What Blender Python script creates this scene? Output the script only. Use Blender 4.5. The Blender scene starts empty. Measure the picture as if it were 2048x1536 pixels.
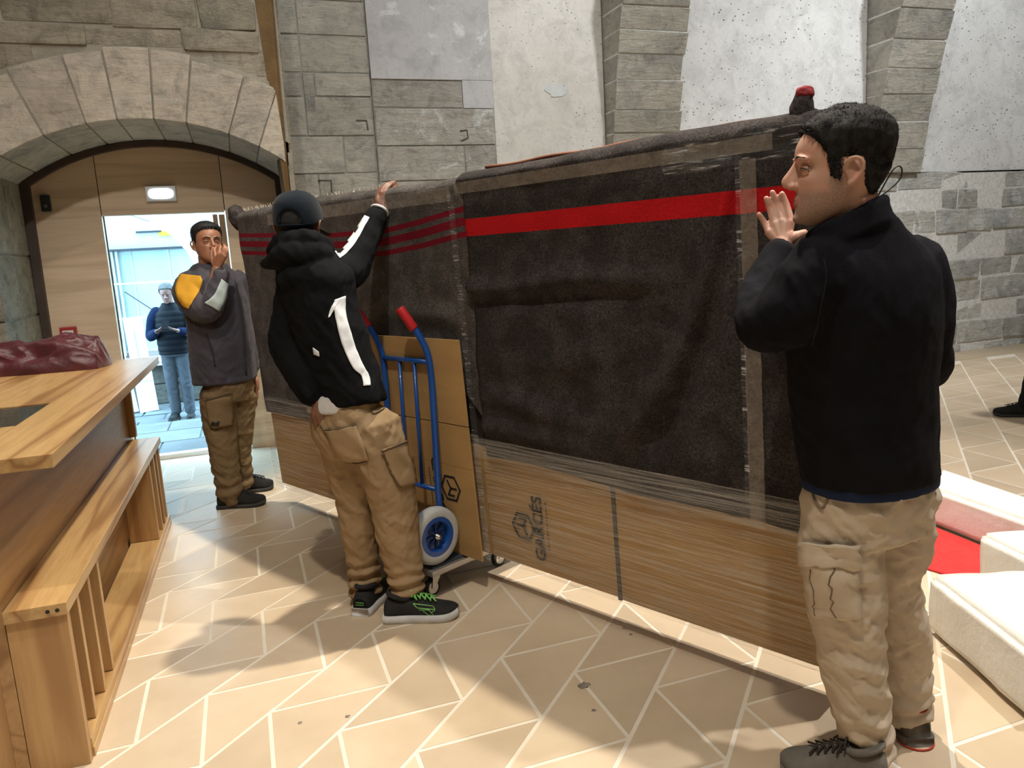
import bpy, bmesh, math, random
import numpy as np
from mathutils import Vector, Matrix, noise, Quaternion

random.seed(7)
SC = bpy.context.scene
COL = SC.collection

# ------------------------------------------------------------------ camera
CAM_H, FPX, YAW, PITCH, ROLL = 1.45, 1538.0, 19.0, 9.7, -3.3
_y, _p, _r = (math.radians(a) for a in (YAW, PITCH, ROLL))
FWD = Vector((math.sin(_y) * math.cos(_p), math.cos(_y) * math.cos(_p), -math.sin(_p)))
_rt = Vector((math.cos(_y), -math.sin(_y), 0))
_up = _rt.cross(FWD)
RT = _rt * math.cos(_r) + _up * math.sin(_r)
UP = _up * math.cos(_r) - _rt * math.sin(_r)
CAMLOC = Vector((0, 0, CAM_H))
cam_data = bpy.data.cameras.new('camera')
cam_data.sensor_width = 36.0
cam_data.lens = FPX / 2048.0 * 36.0
cam_data.clip_start = 0.05
cam = bpy.data.objects.new('camera', cam_data)
COL.objects.link(cam)
m = Matrix((RT, UP, -FWD)).transposed().to_4x4()
m.translation = CAMLOC
cam.matrix_world = m
SC.camera = cam

# ------------------------------------------------------------------ world: bright overcast daylight outside
W = bpy.data.worlds.new('daylight')
SC.world = W
W.use_nodes = True
bg = W.node_tree.nodes['Background']
bg.inputs[0].default_value = (0.42, 0.74, 1.0, 1)
bg.inputs[1].default_value = 12.0

# ------------------------------------------------------------------ exposure
SC.view_settings.view_transform = 'Standard'
SC.view_settings.look = 'None'
SC.view_settings.gamma = 1.0
SC.view_settings.exposure = 0.4
SC.view_settings.use_curve_mapping = False
SC.cycles.max_bounces = 6
SC.cycles.diffuse_bounces = 3
SC.cycles.glossy_bounces = 3
SC.cycles.transmission_bounces = 4
SC.cycles.transparent_max_bounces = 10
SC.cycles.adaptive_threshold = 0.025
SC.cycles.caustics_reflective = False
SC.cycles.caustics_refractive = False

# ------------------------------------------------------------------ ceiling spotlights of the hall, plus added fill lamps
def spot(name, loc, aim, watt, deg, col, blend=0.4, rad=0.07):
    l = bpy.data.lights.new(name, 'SPOT')
    l.energy = watt
    l.color = col
    l.spot_size = math.radians(deg)
    l.spot_blend = blend
    l.shadow_soft_size = rad
    o = bpy.data.objects.new(name, l)
    COL.objects.link(o)
    o.location = loc
    o.rotation_euler = (Vector(aim) - Vector(loc)).to_track_quat('-Z', 'Y').to_euler()
    return o

def area_fill(name, loc, aim, watt, sx, sy, col):
    l = bpy.data.lights.new(name, 'AREA')
    l.shape = 'RECTANGLE'
    l.size, l.size_y = sx, sy
    l.energy = watt
    l.color = col
    o = bpy.data.objects.new(name, l)
    COL.objects.link(o)
    o.location = loc
    o.rotation_euler = (Vector(aim) - Vector(loc)).to_track_quat('-Z', 'Y').to_euler()
    return o

WARM, NEUT, COOL = (1.0, 0.90, 0.74), (1.0, 0.96, 0.90), (0.94, 0.98, 1.0)
spot('overhead_spot', (1.75, 3.75, 6.3), (0.6, 2.3, 0), 1150, 62, WARM, 0.35)
spot('overhead_spot', (3.6, 1.2, 6.3), (2.3, 1.8, 0), 760, 60, NEUT, 0.4)
spot('overhead_spot', (-0.4, 0.2, 6.3), (0.2, 3.6, 0.3), 420, 60, WARM, 0.6)
spot('wall_washer', (1.4, 3.4, 6.4), (1.5, 6.7, 2.6), 215, 70, COOL, 0.8, 0.15)
spot('wall_washer', (4.0, 3.4, 6.4), (4.2, 6.7, 2.6), 420, 75, COOL, 0.8, 0.15)
spot('wall_washer', (7.0, 3.4, 6.4), (7.4, 6.7, 1.8), 520, 80, COOL, 0.8, 0.15)
spot('wall_washer', (-0.9, 2.6, 6.4), (-0.5, 5.6, 2.6), 75, 60, NEUT, 0.8, 0.15)
spot('overhead_spot', (6.2, 3.0, 6.4), (5.6, 3.9, 0), 520, 70, NEUT, 0.7, 0.1)  # added lamp, brightens the floor at the far right
spot('entrance_fill', (-0.7, -2.0, 5.2), (-0.5, 6.4, 1.6), 420, 34, NEUT, 0.8, 0.12)  # added low front fill that reaches the door infill, no known fixture
area_fill('overhead_fill', (0.8, 0.2, 6.7), (1.2, 2.6, 0), 130, 4.0, 3.0, NEUT)  # added area fill for the panel face and people's backs

# ------------------------------------------------------------------ pixel helper: a photo pixel at a horizontal distance
FH = Vector((math.sin(_y), math.cos(_y), 0))
def ray(px, py):
    return FWD * FPX + RT * (px - 1024) - UP * (py - 768)
def J(px, py, D):
    d = ray(px, py)
    return CAMLOC + d * (D / d.dot(FH))
def onfloor(px, py, z=0.0):
    d = ray(px, py)
    return CAMLOC + d * ((z - CAM_H) / d.z)

# ------------------------------------------------------------------ object helpers
def empty(name, loc=(0, 0, 0), rz=0.0):
    o = bpy.data.objects.new(name, None)
    o.empty_display_size = 0.1
    COL.objects.link(o)
    o.location = loc
    o.rotation_euler = (0, 0, rz)
    return o
def tag(o, label, cat, group=None):
    o['label'] = label
    o['category'] = cat
    if group:
        o['group'] = group
    return o
def struct(o):
    o['kind'] = 'structure'
    return o
def link(name, me, mat=None, parent=None, smooth=False):
    o = bpy.data.objects.new(name, me)
    COL.objects.link(o)
    if mat is not None and len(me.materials) == 0:
        me.materials.append(mat)
    if smooth:
        me.polygons.foreach_set('use_smooth', [True] * len(me.polygons))
    if parent is not None:
        o.parent = parent
    return o
def mesh(name, vs, fs):
    me = bpy.data.meshes.new(name)
    me.from_pydata([tuple(v) for v in vs], [], fs)
    me.update()
    return me
class MB:
    """collects shapes into one mesh"""
    def __init__(s):
        s.v, s.f = [], []
    def add(s, vs, fs):
        b = len(s.v)
        s.v += [tuple(v) for v in vs]
        s.f += [tuple(i + b for i in f) for f in fs]
        return s
    def box(s, x0, x1, y0, y1, z0, z1):
        vs = [(x, y, z) for z in (z0, z1) for y in (y0, y1) for x in (x0, x1)]
        return s.add(vs, [(0, 2, 3, 1), (4, 5, 7, 6), (0, 1, 5, 4), (2, 6, 7, 3), (0, 4, 6, 2), (1, 3, 7, 5)])
    def tube(s, pts, r, n=10, caps=True):
        pts = [Vector(p) for p in pts]
        rs = r if isinstance(r, (list, tuple)) else [r] * len(pts)
        up = None
        rings = []
        for i, p in enumerate(pts):
            t = (pts[min(i + 1, len(pts) - 1)] - pts[max(i - 1, 0)]).normalized()
            if up is None:
                up = t.orthogonal().normalized()
            up = (up - t * up.dot(t))
            up = up.normalized() if up.length > 1e-6 else t.orthogonal().normalized()
            b = t.cross(up)
            rings.append([p + (up * math.cos(a) + b * math.sin(a)) * rs[i] for a in [2 * math.pi * k / n for k in range(n)]])
        vs = [v for rg in rings for v in rg]
        fs = []
        for i in range(len(pts) - 1):
            for k in range(n):
                k2 = (k + 1) % n
                fs.append((i * n + k, i * n + k2, (i + 1) * n + k2, (i + 1) * n + k))
        if caps:
            fs.append(tuple(range(n - 1, -1, -1)))
            fs.append(tuple((len(pts) - 1) * n + k for k in range(n)))
        return s.add(vs, fs)
    def lathe(s, prof, c, axis, n=24):
        axis = Vector(axis).normalized()
        a = axis.orthogonal().normalized()
        b = axis.cross(a)
        c = Vector(c)
        vs, fs = [], []
        m_ = len(prof)
        for k in range(n):
            t = 2 * math.pi * k / n
            d = a * math.cos(t) + b * math.sin(t)
            for (r, h) in prof:
                vs.append(c + d * r + axis * h)
        for k in range(n):
            k2 = (k + 1) % n
            for i in range(m_ - 1):
                fs.append((k * m_ + i, k2 * m_ + i, k2 * m_ + i + 1, k * m_ + i + 1))
        return s.add(vs, fs)
    def build(s, name, mat, parent=None, smooth=False, bevel=0.0, off=None):
        vs = s.v if off is None else [Vector(v) - Vector(off) for v in s.v]
        me = mesh(name, vs, s.f)
        bm = bmesh.new(); bm.from_mesh(me)
        bmesh.ops.recalc_face_normals(bm, faces=bm.faces)
        if bevel > 0:
            bmesh.ops.bevel(bm, geom=[e for e in bm.edges if len(e.link_faces) == 2 and e.calc_face_angle(0) > 0.6], offset=bevel, segments=2, affect='EDGES', profile=0.7)
        bm.to_mesh(me); bm.free()
        return link(name, me, mat, parent, smooth)

# ------------------------------------------------------------------ materials
def _nt(name):
    mt = bpy.data.materials.new(name)
    mt.use_nodes = True
    nt = mt.node_tree
    return mt, nt, nt.nodes['Principled BSDF']
def _coords(nt, stretch=(1, 1, 1), rand=False, kind='Object'):
    tc = nt.nodes.new('ShaderNodeTexCoord')
    mp = nt.nodes.new('ShaderNodeMapping')
    mp.inputs['Scale'].default_value = stretch
    nt.links.new(tc.outputs[kind], mp.inputs['Vector'])
    if rand:
        oi = nt.nodes.new('ShaderNodeObjectInfo')
        mul = nt.nodes.new('ShaderNodeMath'); mul.operation = 'MULTIPLY'; mul.inputs[1].default_value = 60
        nt.links.new(oi.outputs['Random'], mul.inputs[0])
        nt.links.new(mul.outputs[0], mp.inputs['Location'])
    return mp.outputs[0]
def _noise(nt, vec, scale, detail=5, rough=0.6, dist=0.0):
    n = nt.nodes.new('ShaderNodeTexNoise')
    n.inputs['Scale'].default_value = scale
    n.inputs['Detail'].default_value = detail
    n.inputs['Roughness'].default_value = rough
    n.inputs['Distortion'].default_value = dist
    nt.links.new(vec, n.inputs['Vector'])
    return n.outputs['Fac']
def _ramp(nt, fac, stops):
    r = nt.nodes.new('ShaderNodeValToRGB')
    el = r.color_ramp.elements
    while len(el) < len(stops):
        el.new(0.5)
    for e, (p, c) in zip(el, stops):
        e.position = p
        e.color = (*c, 1) if len(c) == 3 else c
    nt.links.new(fac, r.inputs[0])
    return r.outputs[0]
def _mix(nt, a, b, fac, mode='MIX'):
    mx = nt.nodes.new('ShaderNodeMix'); mx.data_type = 'RGBA'; mx.blend_type = mode
    for s_, i in ((fac, 0), (a, 6), (b, 7)):
        if hasattr(s_, 'links') or isinstance(s_, bpy.types.NodeSocket):
            nt.links.new(s_, mx.inputs[i])
        elif i == 0:
            mx.inputs[0].default_value = s_
        else:
            mx.inputs[i].default_value = (*s_, 1)
    return mx.outputs[2]
def _bump(nt, bsdf, h, strength, dist=0.02):
    b = nt.nodes.new('ShaderNodeBump')
    b.inputs['Strength'].default_value = strength
    b.inputs['Distance'].default_value = dist
    nt.links.new(h, b.inputs['Height'])
    prev = bsdf.inputs['Normal'].links
    if prev:
        nt.links.new(prev[0].from_socket, b.inputs['Normal'])
    nt.links.new(b.outputs[0], bsdf.inputs['Normal'])
def M(name, c1, c2=None, rough=0.6, scale=6, stretch=(1, 1, 1), bump=0.0, bscale=None, bdist=0.02, rand=0.0, metal=0.0, spec=0.4, sheen=0.0, detail=5, coat=0.0, lo=0.35, hi=0.65):
    mt, nt, bs = _nt(name)
    bs.inputs['Roughness'].default_value = rough
    bs.inputs['Metallic'].default_value = metal
    bs.inputs['Specular IOR Level'].default_value = spec
    bs.inputs['Sheen Weight'].default_value = sheen
    bs.inputs['Coat Weight'].default_value = coat
    vec = _coords(nt, stretch, rand > 0)
    if c2 is None:
        c2 = tuple(x * 0.85 for x in c1)
    col = _ramp(nt, _noise(nt, vec, scale, detail), [(lo, c1), (hi, c2)])
    if rand > 0:
        oi = nt.nodes.new('ShaderNodeObjectInfo')
        mr = nt.nodes.new('ShaderNodeMapRange')
        mr.inputs['To Min'].default_value = 1 - rand
        mr.inputs['To Max'].default_value = 1 + rand
        nt.links.new(oi.outputs['Random'], mr.inputs['Value'])
        hs = nt.nodes.new('ShaderNodeHueSaturation')
        nt.links.new(mr.outputs[0], hs.inputs['Value'])
        nt.links.new(col, hs.inputs['Color'])
        col = hs.outputs[0]
    nt.links.new(col, bs.inputs['Base Color'])
    if bump > 0:
        _bump(nt, bs, _noise(nt, vec, bscale or scale * 4, 6, 0.65), bump, bdist)
    return mt
def wood(name, c1, c2, axis, rough=0.4, scale=14, coat=0.15, rand=0.0):
    """grain runs along axis 0/1/2"""
    mt, nt, bs = _nt(name)
    bs.inputs['Roughness'].default_value = rough
    bs.inputs['Coat Weight'].default_value = coat
    bs.inputs['Coat Roughness'].default_value = 0.25
    st = [1.0, 1.0, 1.0]
    st[axis] = 0.07
    vec = _coords(nt, st, rand > 0)
    a = _noise(nt, vec, scale * 0.35, 3, 0.5, 0.4)
    wv = nt.nodes.new('ShaderNodeMath'); wv.operation = 'MULTIPLY'; wv.inputs[1].default_value = 34
    nt.links.new(a, wv.inputs[0])
    sn = nt.nodes.new('ShaderNodeMath'); sn.operation = 'SINE'
    nt.links.new(wv.outputs[0], sn.inputs[0])
    rings = _ramp(nt, sn.outputs[0], [(0.0, c1), (0.75, tuple((x + y) / 2 for x, y in zip(c1, c2))), (1.0, c2)])
    fine = _noise(nt, vec, scale * 6, 4, 0.7)
    col = _mix(nt, rings, c2, _ramp(nt, fine, [(0.42, (0, 0, 0)), (0.75, (0.6, 0.6, 0.6))]))
    col = _mix(nt, col, c1, _ramp(nt, _noise(nt, vec, scale * 0.2, 2), [(0.30, (0.35, 0.35, 0.35)), (0.55, (0, 0, 0))]))
    if rand > 0:
        oi = nt.nodes.new('ShaderNodeObjectInfo')
        mr = nt.nodes.new('ShaderNodeMapRange'); mr.inputs['To Min'].default_value = 1 - rand; mr.inputs['To Max'].default_value = 1 + rand
        nt.links.new(oi.outputs['Random'], mr.inputs['Value'])
        hs = nt.nodes.new('ShaderNodeHueSaturation')
        nt.links.new(mr.outputs[0], hs.inputs['Value']); nt.links.new(col, hs.inputs['Color'])
        col = hs.outputs[0]
    nt.links.new(col, bs.inputs['Base Color'])
    _bump(nt, bs, fine, 0.08, 0.004)
    return mt
def stone_mat(name, c1, c2, c3, white=0.0, rand=0.12, bump=0.55, layer=1.0, wcol=(0.72, 0.74, 0.73)):
    mt, nt, bs = _nt(name)
    bs.inputs['Roughness'].default_value = 0.9
    bs.inputs['Specular IOR Level'].default_value = 0.2
    vec = _coords(nt, (1, 1, 1), True)
    lay = _coords(nt, (0.6, 0.6, 3.2), True)
    big = _noise(nt, vec, 2.2, 6, 0.62)
    fine = _noise(nt, vec, 22, 8, 0.72)
    strat = _noise(nt, lay, 5.0, 6, 0.65, 0.6)
    col = _ramp(nt, big, [(0.30, c1), (0.50, c2), (0.68, c3)])
    col = _mix(nt, col, tuple(x * 0.55 for x in c3), _ramp(nt, _noise(nt, vec, 5.5, 8, 0.7, 1.2), [(0.50, (0, 0, 0)), (0.72, (0.75,) * 3)]))
    col = _mix(nt, col, tuple(min(1, x * 1.35) for x in c2), _ramp(nt, _noise(nt, vec, 9.0, 8, 0.75, 0.5), [(0.55, (0, 0, 0)), (0.75, (0.7,) * 3)]))
    col = _mix(nt, col, c3, _ramp(nt, strat, [(0.5, (0, 0, 0)), (0.75, (0.5 * layer,) * 3)]))
    col = _mix(nt, col, tuple(x * 0.35 for x in c1), _ramp(nt, fine, [(0.56, (0, 0, 0)), (0.8, (0.6,) * 3)]))
    if white > 0:
        col = _mix(nt, col, wcol, _ramp(nt, _noise(nt, vec, 4.5, 9, 0.72, 0.8), [(0.62 - white * 0.2, (0, 0, 0)), (0.70 - white * 0.12, (0.85,) * 3)]))
    oi = nt.nodes.new('ShaderNodeObjectInfo')
    mr = nt.nodes.new('ShaderNodeMapRange'); mr.inputs['To Min'].default_value = 1 - rand; mr.inputs['To Max'].default_value = 1 + rand
    nt.links.new(oi.outputs['Random'], mr.inputs['Value'])
    hs = nt.nodes.new('ShaderNodeHueSaturation')
    nt.links.new(mr.outputs[0], hs.inputs['Value']); nt.links.new(col, hs.inputs['Color'])
    nt.links.new(hs.outputs[0], bs.inputs['Base Color'])
    _bump(nt, bs, strat, bump * 0.8, 0.05)
    _bump(nt, bs, fine, bump, 0.03)
    return mt
def plaster_mat(name, c1, c2, pits=0.5, patch=None):
    mt, nt, bs = _nt(name)
    bs.inputs['Roughness'].default_value = 0.92
    bs.inputs['Specular IOR Level'].default_value = 0.15
    vec = _coords(nt, (1, 1, 1), True)
    big = _noise(nt, vec, 1.6, 7, 0.66)
    fine = _noise(nt, vec, 30, 6, 0.7)
    col = _ramp(nt, big, [(0.3, c1), (0.62, c2)])
    col = _mix(nt, col, tuple(x * 0.72 for x in c1), _ramp(nt, _noise(nt, vec, 5.0, 9, 0.72, 0.6), [(0.46, (0, 0, 0)), (0.70, (0.75,) * 3)]))
    col = _mix(nt, col, tuple(x * 0.75 for x in c1), _ramp(nt, fine, [(0.5, (0, 0, 0)), (0.78, (0.5,) * 3)]))
    if patch is not None:
        col = _mix(nt, col, patch, _ramp(nt, _noise(nt, vec, 3.2, 10, 0.75, 1.0), [(0.56, (0, 0, 0)), (0.62, (0.9,) * 3)]))
    if pits > 0:
        sv = _coords(nt, (1.0, 1.0, 1.6), True)
        vo = nt.nodes.new('ShaderNodeTexVoronoi'); vo.inputs['Scale'].default_value = 17.0; vo.inputs['Randomness'].default_value = 1
        nt.links.new(sv, vo.inputs['Vector'])
        sz = _noise(nt, vec, 2.3, 3)
        th = nt.nodes.new('ShaderNodeMath'); th.operation = 'MULTIPLY'; th.inputs[1].default_value = 0.42 * pits
        nt.links.new(sz, th.inputs[0])
        lt = nt.nodes.new('ShaderNodeMath'); lt.operation = 'LESS_THAN'
        nt.links.new(vo.outputs['Distance'], lt.inputs[0]); nt.links.new(th.outputs[0], lt.inputs[1])
        col = _mix(nt, col, (0.12, 0.115, 0.11), lt.outputs[0])
        inv = nt.nodes.new('ShaderNodeMath'); inv.operation = 'SUBTRACT'; inv.inputs[0].default_value = 1
        nt.links.new(lt.outputs[0], inv.inputs[1])
        _bump(nt, bs, inv.outputs[0], 0.5, 0.01)
    nt.links.new(col, bs.inputs['Base Color'])
    _bump(nt, bs, fine, 0.3, 0.008)
    _bump(nt, bs, big, 0.35, 0.03)
    return mt
def emit(name, col, s):
    mt, nt, bs = _nt(name)
    bs.inputs['Base Color'].default_value = (*col, 1)
    bs.inputs['Emission Color'].default_value = (*col, 1)
    bs.inputs['Emission Strength'].default_value = s
    return mt
def film_mat(name, lo, hi, stretch, tint=(0.78, 0.76, 0.72), amt=0.55, rough=0.18, base=0.06):
    """clear plastic wrap: mostly see-through, with whitish glossy streaks"""
    mt, nt, bs = _nt(name)
    bs.inputs['Base Color'].default_value = (*tint, 1)
    bs.inputs['Roughness'].default_value = rough
    bs.inputs['Specular IOR Level'].default_value = 0.8
    vec = _coords(nt, stretch)
    n1 = _noise(nt, vec, 7.0, 5, 0.65, 0.5)
    fac = _ramp(nt, n1, [(lo, (base,) * 3), (hi, (amt,) * 3)])
    tr = nt.nodes.new('ShaderNodeBsdfTransparent')
    mx = nt.nodes.new('ShaderNodeMixShader')
    nt.links.new(fac, mx.inputs[0]); nt.links.new(tr.outputs[0], mx.inputs[1]); nt.links.new(bs.outputs[0], mx.inputs[2])
    out = nt.nodes['Material Output']
    nt.links.new(mx.outputs[0], out.inputs['Surface'])
    _bump(nt, bs, n1, 0.5, 0.01)
    return mt

# ================================================================== THE SETTING
MT = {}
MT['grout'] = M('floor_grout', (0.66, 0.59, 0.49), (0.72, 0.66, 0.56), 0.8, 5, bump=0.2)
def tile_mat():
    mt = M('terracotta_tile', (0.60, 0.485, 0.35), (0.51, 0.40, 0.28), 0.38, 2.2, bump=0.08, bscale=40, bdist=0.004, rand=0.11, spec=0.35)
    return mt
MT['tile'] = tile_mat()
L = 0.404
A0 = Vector((0.5497, 2.686))
g = 0.007
floor = struct(MB().box(-4.2, 12.2, -4.2, 6.78, -0.12, -0.0012).build('floor', MT['grout']))
def inset_tri(p):
    c = sum(p, Vector((0, 0))) / 3
    out = []
    n_ = 3
    for i in range(3):
        a, b, d = p[i - 1], p[i], p[(i + 1) % 3]
        e1 = (b - a).normalized(); e2 = (d - b).normalized()
        n1 = Vector((-e1.y, e1.x)); n2 = Vector((-e2.y, e2.x))
        # intersection of the two offset edges
        k = 1 + n1.dot(n2)
        out.append(b + (n1 + n2) * (g / k))
    return out
def tri_mesh(p):
    q = inset_tri(p)
    top = [(v.x, v.y, 0.0) for v in q]
    c = sum(q, Vector((0, 0))) / 3
    mid = [(c.x + (v.x - c.x) * 1.006, c.y + (v.y - c.y) * 1.006, -0.0018) for v in q]
    bot = [(v[0], v[1], -0.008) for v in mid]
    vs = top + mid + bot
    fs = [(0, 1, 2)]
    for b in (0, 3):
        for i in range(3):
            j = (i + 1) % 3
            fs.append((b + i, b + 3 + i, b + 3 + j, b + j))
    return vs, fs
T1 = [Vector((0, 0)), Vector((L, 0)), Vector((L, L))]
T2 = [Vector((0, 0)), Vector((L, L)), Vector((0, L))]
tv1, tv2 = tri_mesh(T1), tri_mesh(T2)
tm1, tm2 = mesh('tile', *tv1), mesh('tile', *tv2)
for t_ in (tm1, tm2):
    t_.materials.append(MT['tile'])
cands = []
for k in range(-34, 34):
    for j in range(-40, 40):
        a = A0 + Vector((k * L + k * L / 2 + j * L, k * L / 2 + j * L))
        for typ, o in ((0, a), (1, a + Vector((0, -0.0)) - Vector((0, 0)))):
            if typ == 1:
                o = a + Vector((L, 0)) - Vector((0, 0))
                o = a + Vector((L, 0))
                # T2 sits on the joint: corners B, B', A'
                pts = [o, o + Vector((L, L)), o + Vector((0, L))]
            else:
                pts = [a, a + Vector((L, 0)), a + Vector((L, L))]
            c = sum(pts, Vector((0, 0))) / 3
            ylim = 6.44 if c.x < 0.6 else 6.2
            if not (-4 < c.x < 11.9 and -3.9 < c.y < ylim):
                continue
            d = Vector((c.x, c.y, 0)) - CAMLOC
            z = d.dot(FWD)
            vis = False
            if z > 0.3:
                px, py = 1024 + FPX * d.dot(RT) / z, 768 - FPX * d.dot(UP) / z
                vis = -120 < px < 2170 and -50 < py < 1680 and not (px < 200 and py > 700) and not (c.x < -0.62 and c.y < 5)
            cands.append((0 if vis else 1, d.length, typ, o if typ else a))
cands.sort(key=lambda t: (t[0], t[1]))
rest = MB()
for i, (nv, dl, typ, o) in enumerate(cands):
    if i < 300:
        t_ = bpy.data.objects.new('tile', tm2 if typ else tm1)
        COL.objects.link(t_)
        t_.parent = floor
        t_.location = (o.x, o.y, 0)
    else:
        vs, fs = tv2 if typ else tv1
        rest.add([(v[0] + o.x, v[1] + o.y, v[2]) for v in vs], fs)
ro = link('tile_field', mesh('tile_field', rest.v, rest.f), MT['tile'], floor)
ro['kind'] = 'stuff'
MT['border'] = M('sandstone_border', (0.50, 0.41, 0.29), (0.42, 0.33, 0.23), 0.6, 2.5, stretch=(0.4, 2, 1), bump=0.1)
x = 0.62
while x < 12:
    w = random.uniform(0.9, 1.3)
    MB().box(x, x + w - 0.008, 6.27, 6.74, -0.02, 0.004).build('border_slab', MT['border'], floor, bevel=0.003)
    x += w

# ---- stone and plaster
MT['st_arch'] = stone_mat('arch_wall_stone', (0.34, 0.30, 0.225), (0.43, 0.385, 0.30), (0.22, 0.21, 0.165), rand=0.14, bump=0.9)
MT['st_vous'] = stone_mat('voussoir_stone', (0.42, 0.365, 0.29), (0.51, 0.455, 0.375), (0.32, 0.30, 0.265), rand=0.12, bump=0.55)
MT['st_rib'] = stone_mat('pilaster_stone', (0.39, 0.375, 0.32), (0.47, 0.45, 0.39), (0.31, 0.305, 0.28), rand=0.13, bump=0.6, layer=1.3)
MT['st_grey'] = stone_mat('grey_stone', (0.42, 0.40, 0.35), (0.50, 0.48, 0.43), (0.35, 0.34, 0.30), white=0.25, rand=0.12, bump=0.8, layer=1.4)
MT['st_rough'] = stone_mat('rough_base_stone', (0.44, 0.43, 0.38), (0.56, 0.55, 0.51), (0.36, 0.38, 0.37), white=0.55, rand=0.15, bump=0.8)
MT['mortar'] = M('wall_mortar', (0.60, 0.57, 0.50), (0.42, 0.39, 0.33), 0.95, 5, bump=0.6, bscale=20)
MT['mortar_dark'] = M('arch_wall_mortar', (0.34, 0.31, 0.25), (0.24, 0.22, 0.18), 0.95, 5, bump=0.7, bscale=14)
MT['pl_white'] = plaster_mat('pitted_white_plaster', (0.66, 0.66, 0.65), (0.74, 0.74, 0.73), 0.62)
MT['pl_warm'] = plaster_mat('cream_plaster', (0.60, 0.58, 0.53), (0.68, 0.66, 0.62), 0.42)
MT['pl_grey'] = plaster_mat('grey_plaster', (0.47, 0.47, 0.47), (0.54, 0.54, 0.55), 0.0, patch=(0.66, 0.68, 0.69))
MT['mortar_grey'] = M('grey_mortar', (0.34, 0.33, 0.29), (0.24, 0.23, 0.20), 0.95, 14)
MT['chalk'] = M('chalky_mortar', (0.72, 0.72, 0.70), (0.55, 0.54, 0.50), 0.95, 30)
MT['brown'] = M('brown_shade_stone', (0.11, 0.066, 0.025), (0.17, 0.105, 0.042), 0.9, 6, bump=0.5)  # warm shade beside the first pilaster, put into the colour

def stone(parent, x0, x1, z0, z1, y, dep, mat, y_top=None, gap=0.006, jit=0.004, name='stone', bev=0.008, dx_top=0.0):
    yt = y if y_top is None else y_top
    j = lambda: random.uniform(-jit, jit)
    yo = random.uniform(-jit, jit)
    vs = []
    for z, yy, dx in ((z0 + gap, y, 0), (z1 - gap, yt, dx_top)):
        for X in (x0 + gap + dx, x1 - gap + dx):
            vs.append((X + j(), yy + yo + j() * 0.6, z + j()))
            vs.append((X, y + dep, z))
    # order: 0 x0 front bottom,1 x0 back bottom,2 x1 front bottom,3 x1 back bottom, 4..7 top
    fs = [(0, 2, 6, 4), (1, 5, 7, 3), (0, 4, 5, 1), (2, 3, 7, 6), (4, 6, 7, 5), (0, 1, 3, 2)]
    return MB().add(vs, fs).build(name, mat, parent, bevel=bev)

# ---- entrance wall with the segmental arch (front face y = 5.55)
AX, AZ, AR, YA, YB = -0.48, 0.895, 1.52, 5.55, 6.58
RO = AR + 0.40
def arc(r, a):
    return AX + r * math.sin(a), AZ + r * math.cos(a)
amax = math.asin(0.9 / AR)
mb = MB()
N = 28
rw = AR + 0.12
for side_y, flip in ((YA + 0.022, False), (YB, True)):
    prev = None
    xs = [min(0.43, AX + rw * math.sin(-amax + 2 * amax * i / N)) for i in range(N + 1)]
    zs = [AZ + rw * math.cos(-amax + 2 * amax * i / N) for i in range(N + 1)]
    for i in range(N):
        q = [(xs[i], side_y, zs[i]), (xs[i + 1], side_y, zs[i + 1]), (xs[i + 1], side_y, 7.0), (xs[i], side_y, 7.0)]
        mb.add(q, [(3, 2, 1, 0) if flip else (0, 1, 2, 3)])
mb.box(-4.2, xs[0], YA + 0.03, YB, -0.1, 7.0)
wall_arch = struct(mb.build('wall_entrance', MT['mortar_dark']))
mb = MB().box(0.425, 0.445, YA + 0.04, 6.9, -0.1, 7.0)
struct(mb.build('wall_entrance_return', MT['st_arch']))
# mortar core behind the ring stones
mb = MB()
for i in range(N):
    a0, a1 = -amax - 0.05 + (2 * amax + 0.05) * i / N, -amax - 0.05 + (2 * amax + 0.05) * (i + 1) / N
    q = []
    for y_ in (YA + 0.014, YB):
        for a in (a0, a1):
            for r_ in (AR + 0.010, RO + 0.02):
                x_, z_ = arc(r_, a)
                q.append((min(x_, 0.40 - 0.055 * max(0, z_ - 2.1)), y_, z_))
    mb.add(q, [(0, 2, 3, 1), (5, 7, 6, 4), (0, 4, 6, 2), (1, 3, 7, 5), (0, 1, 5, 4), (2, 6, 7, 3)])
mb.build('mortar_core', MT['mortar_dark'], wall_arch)
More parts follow.
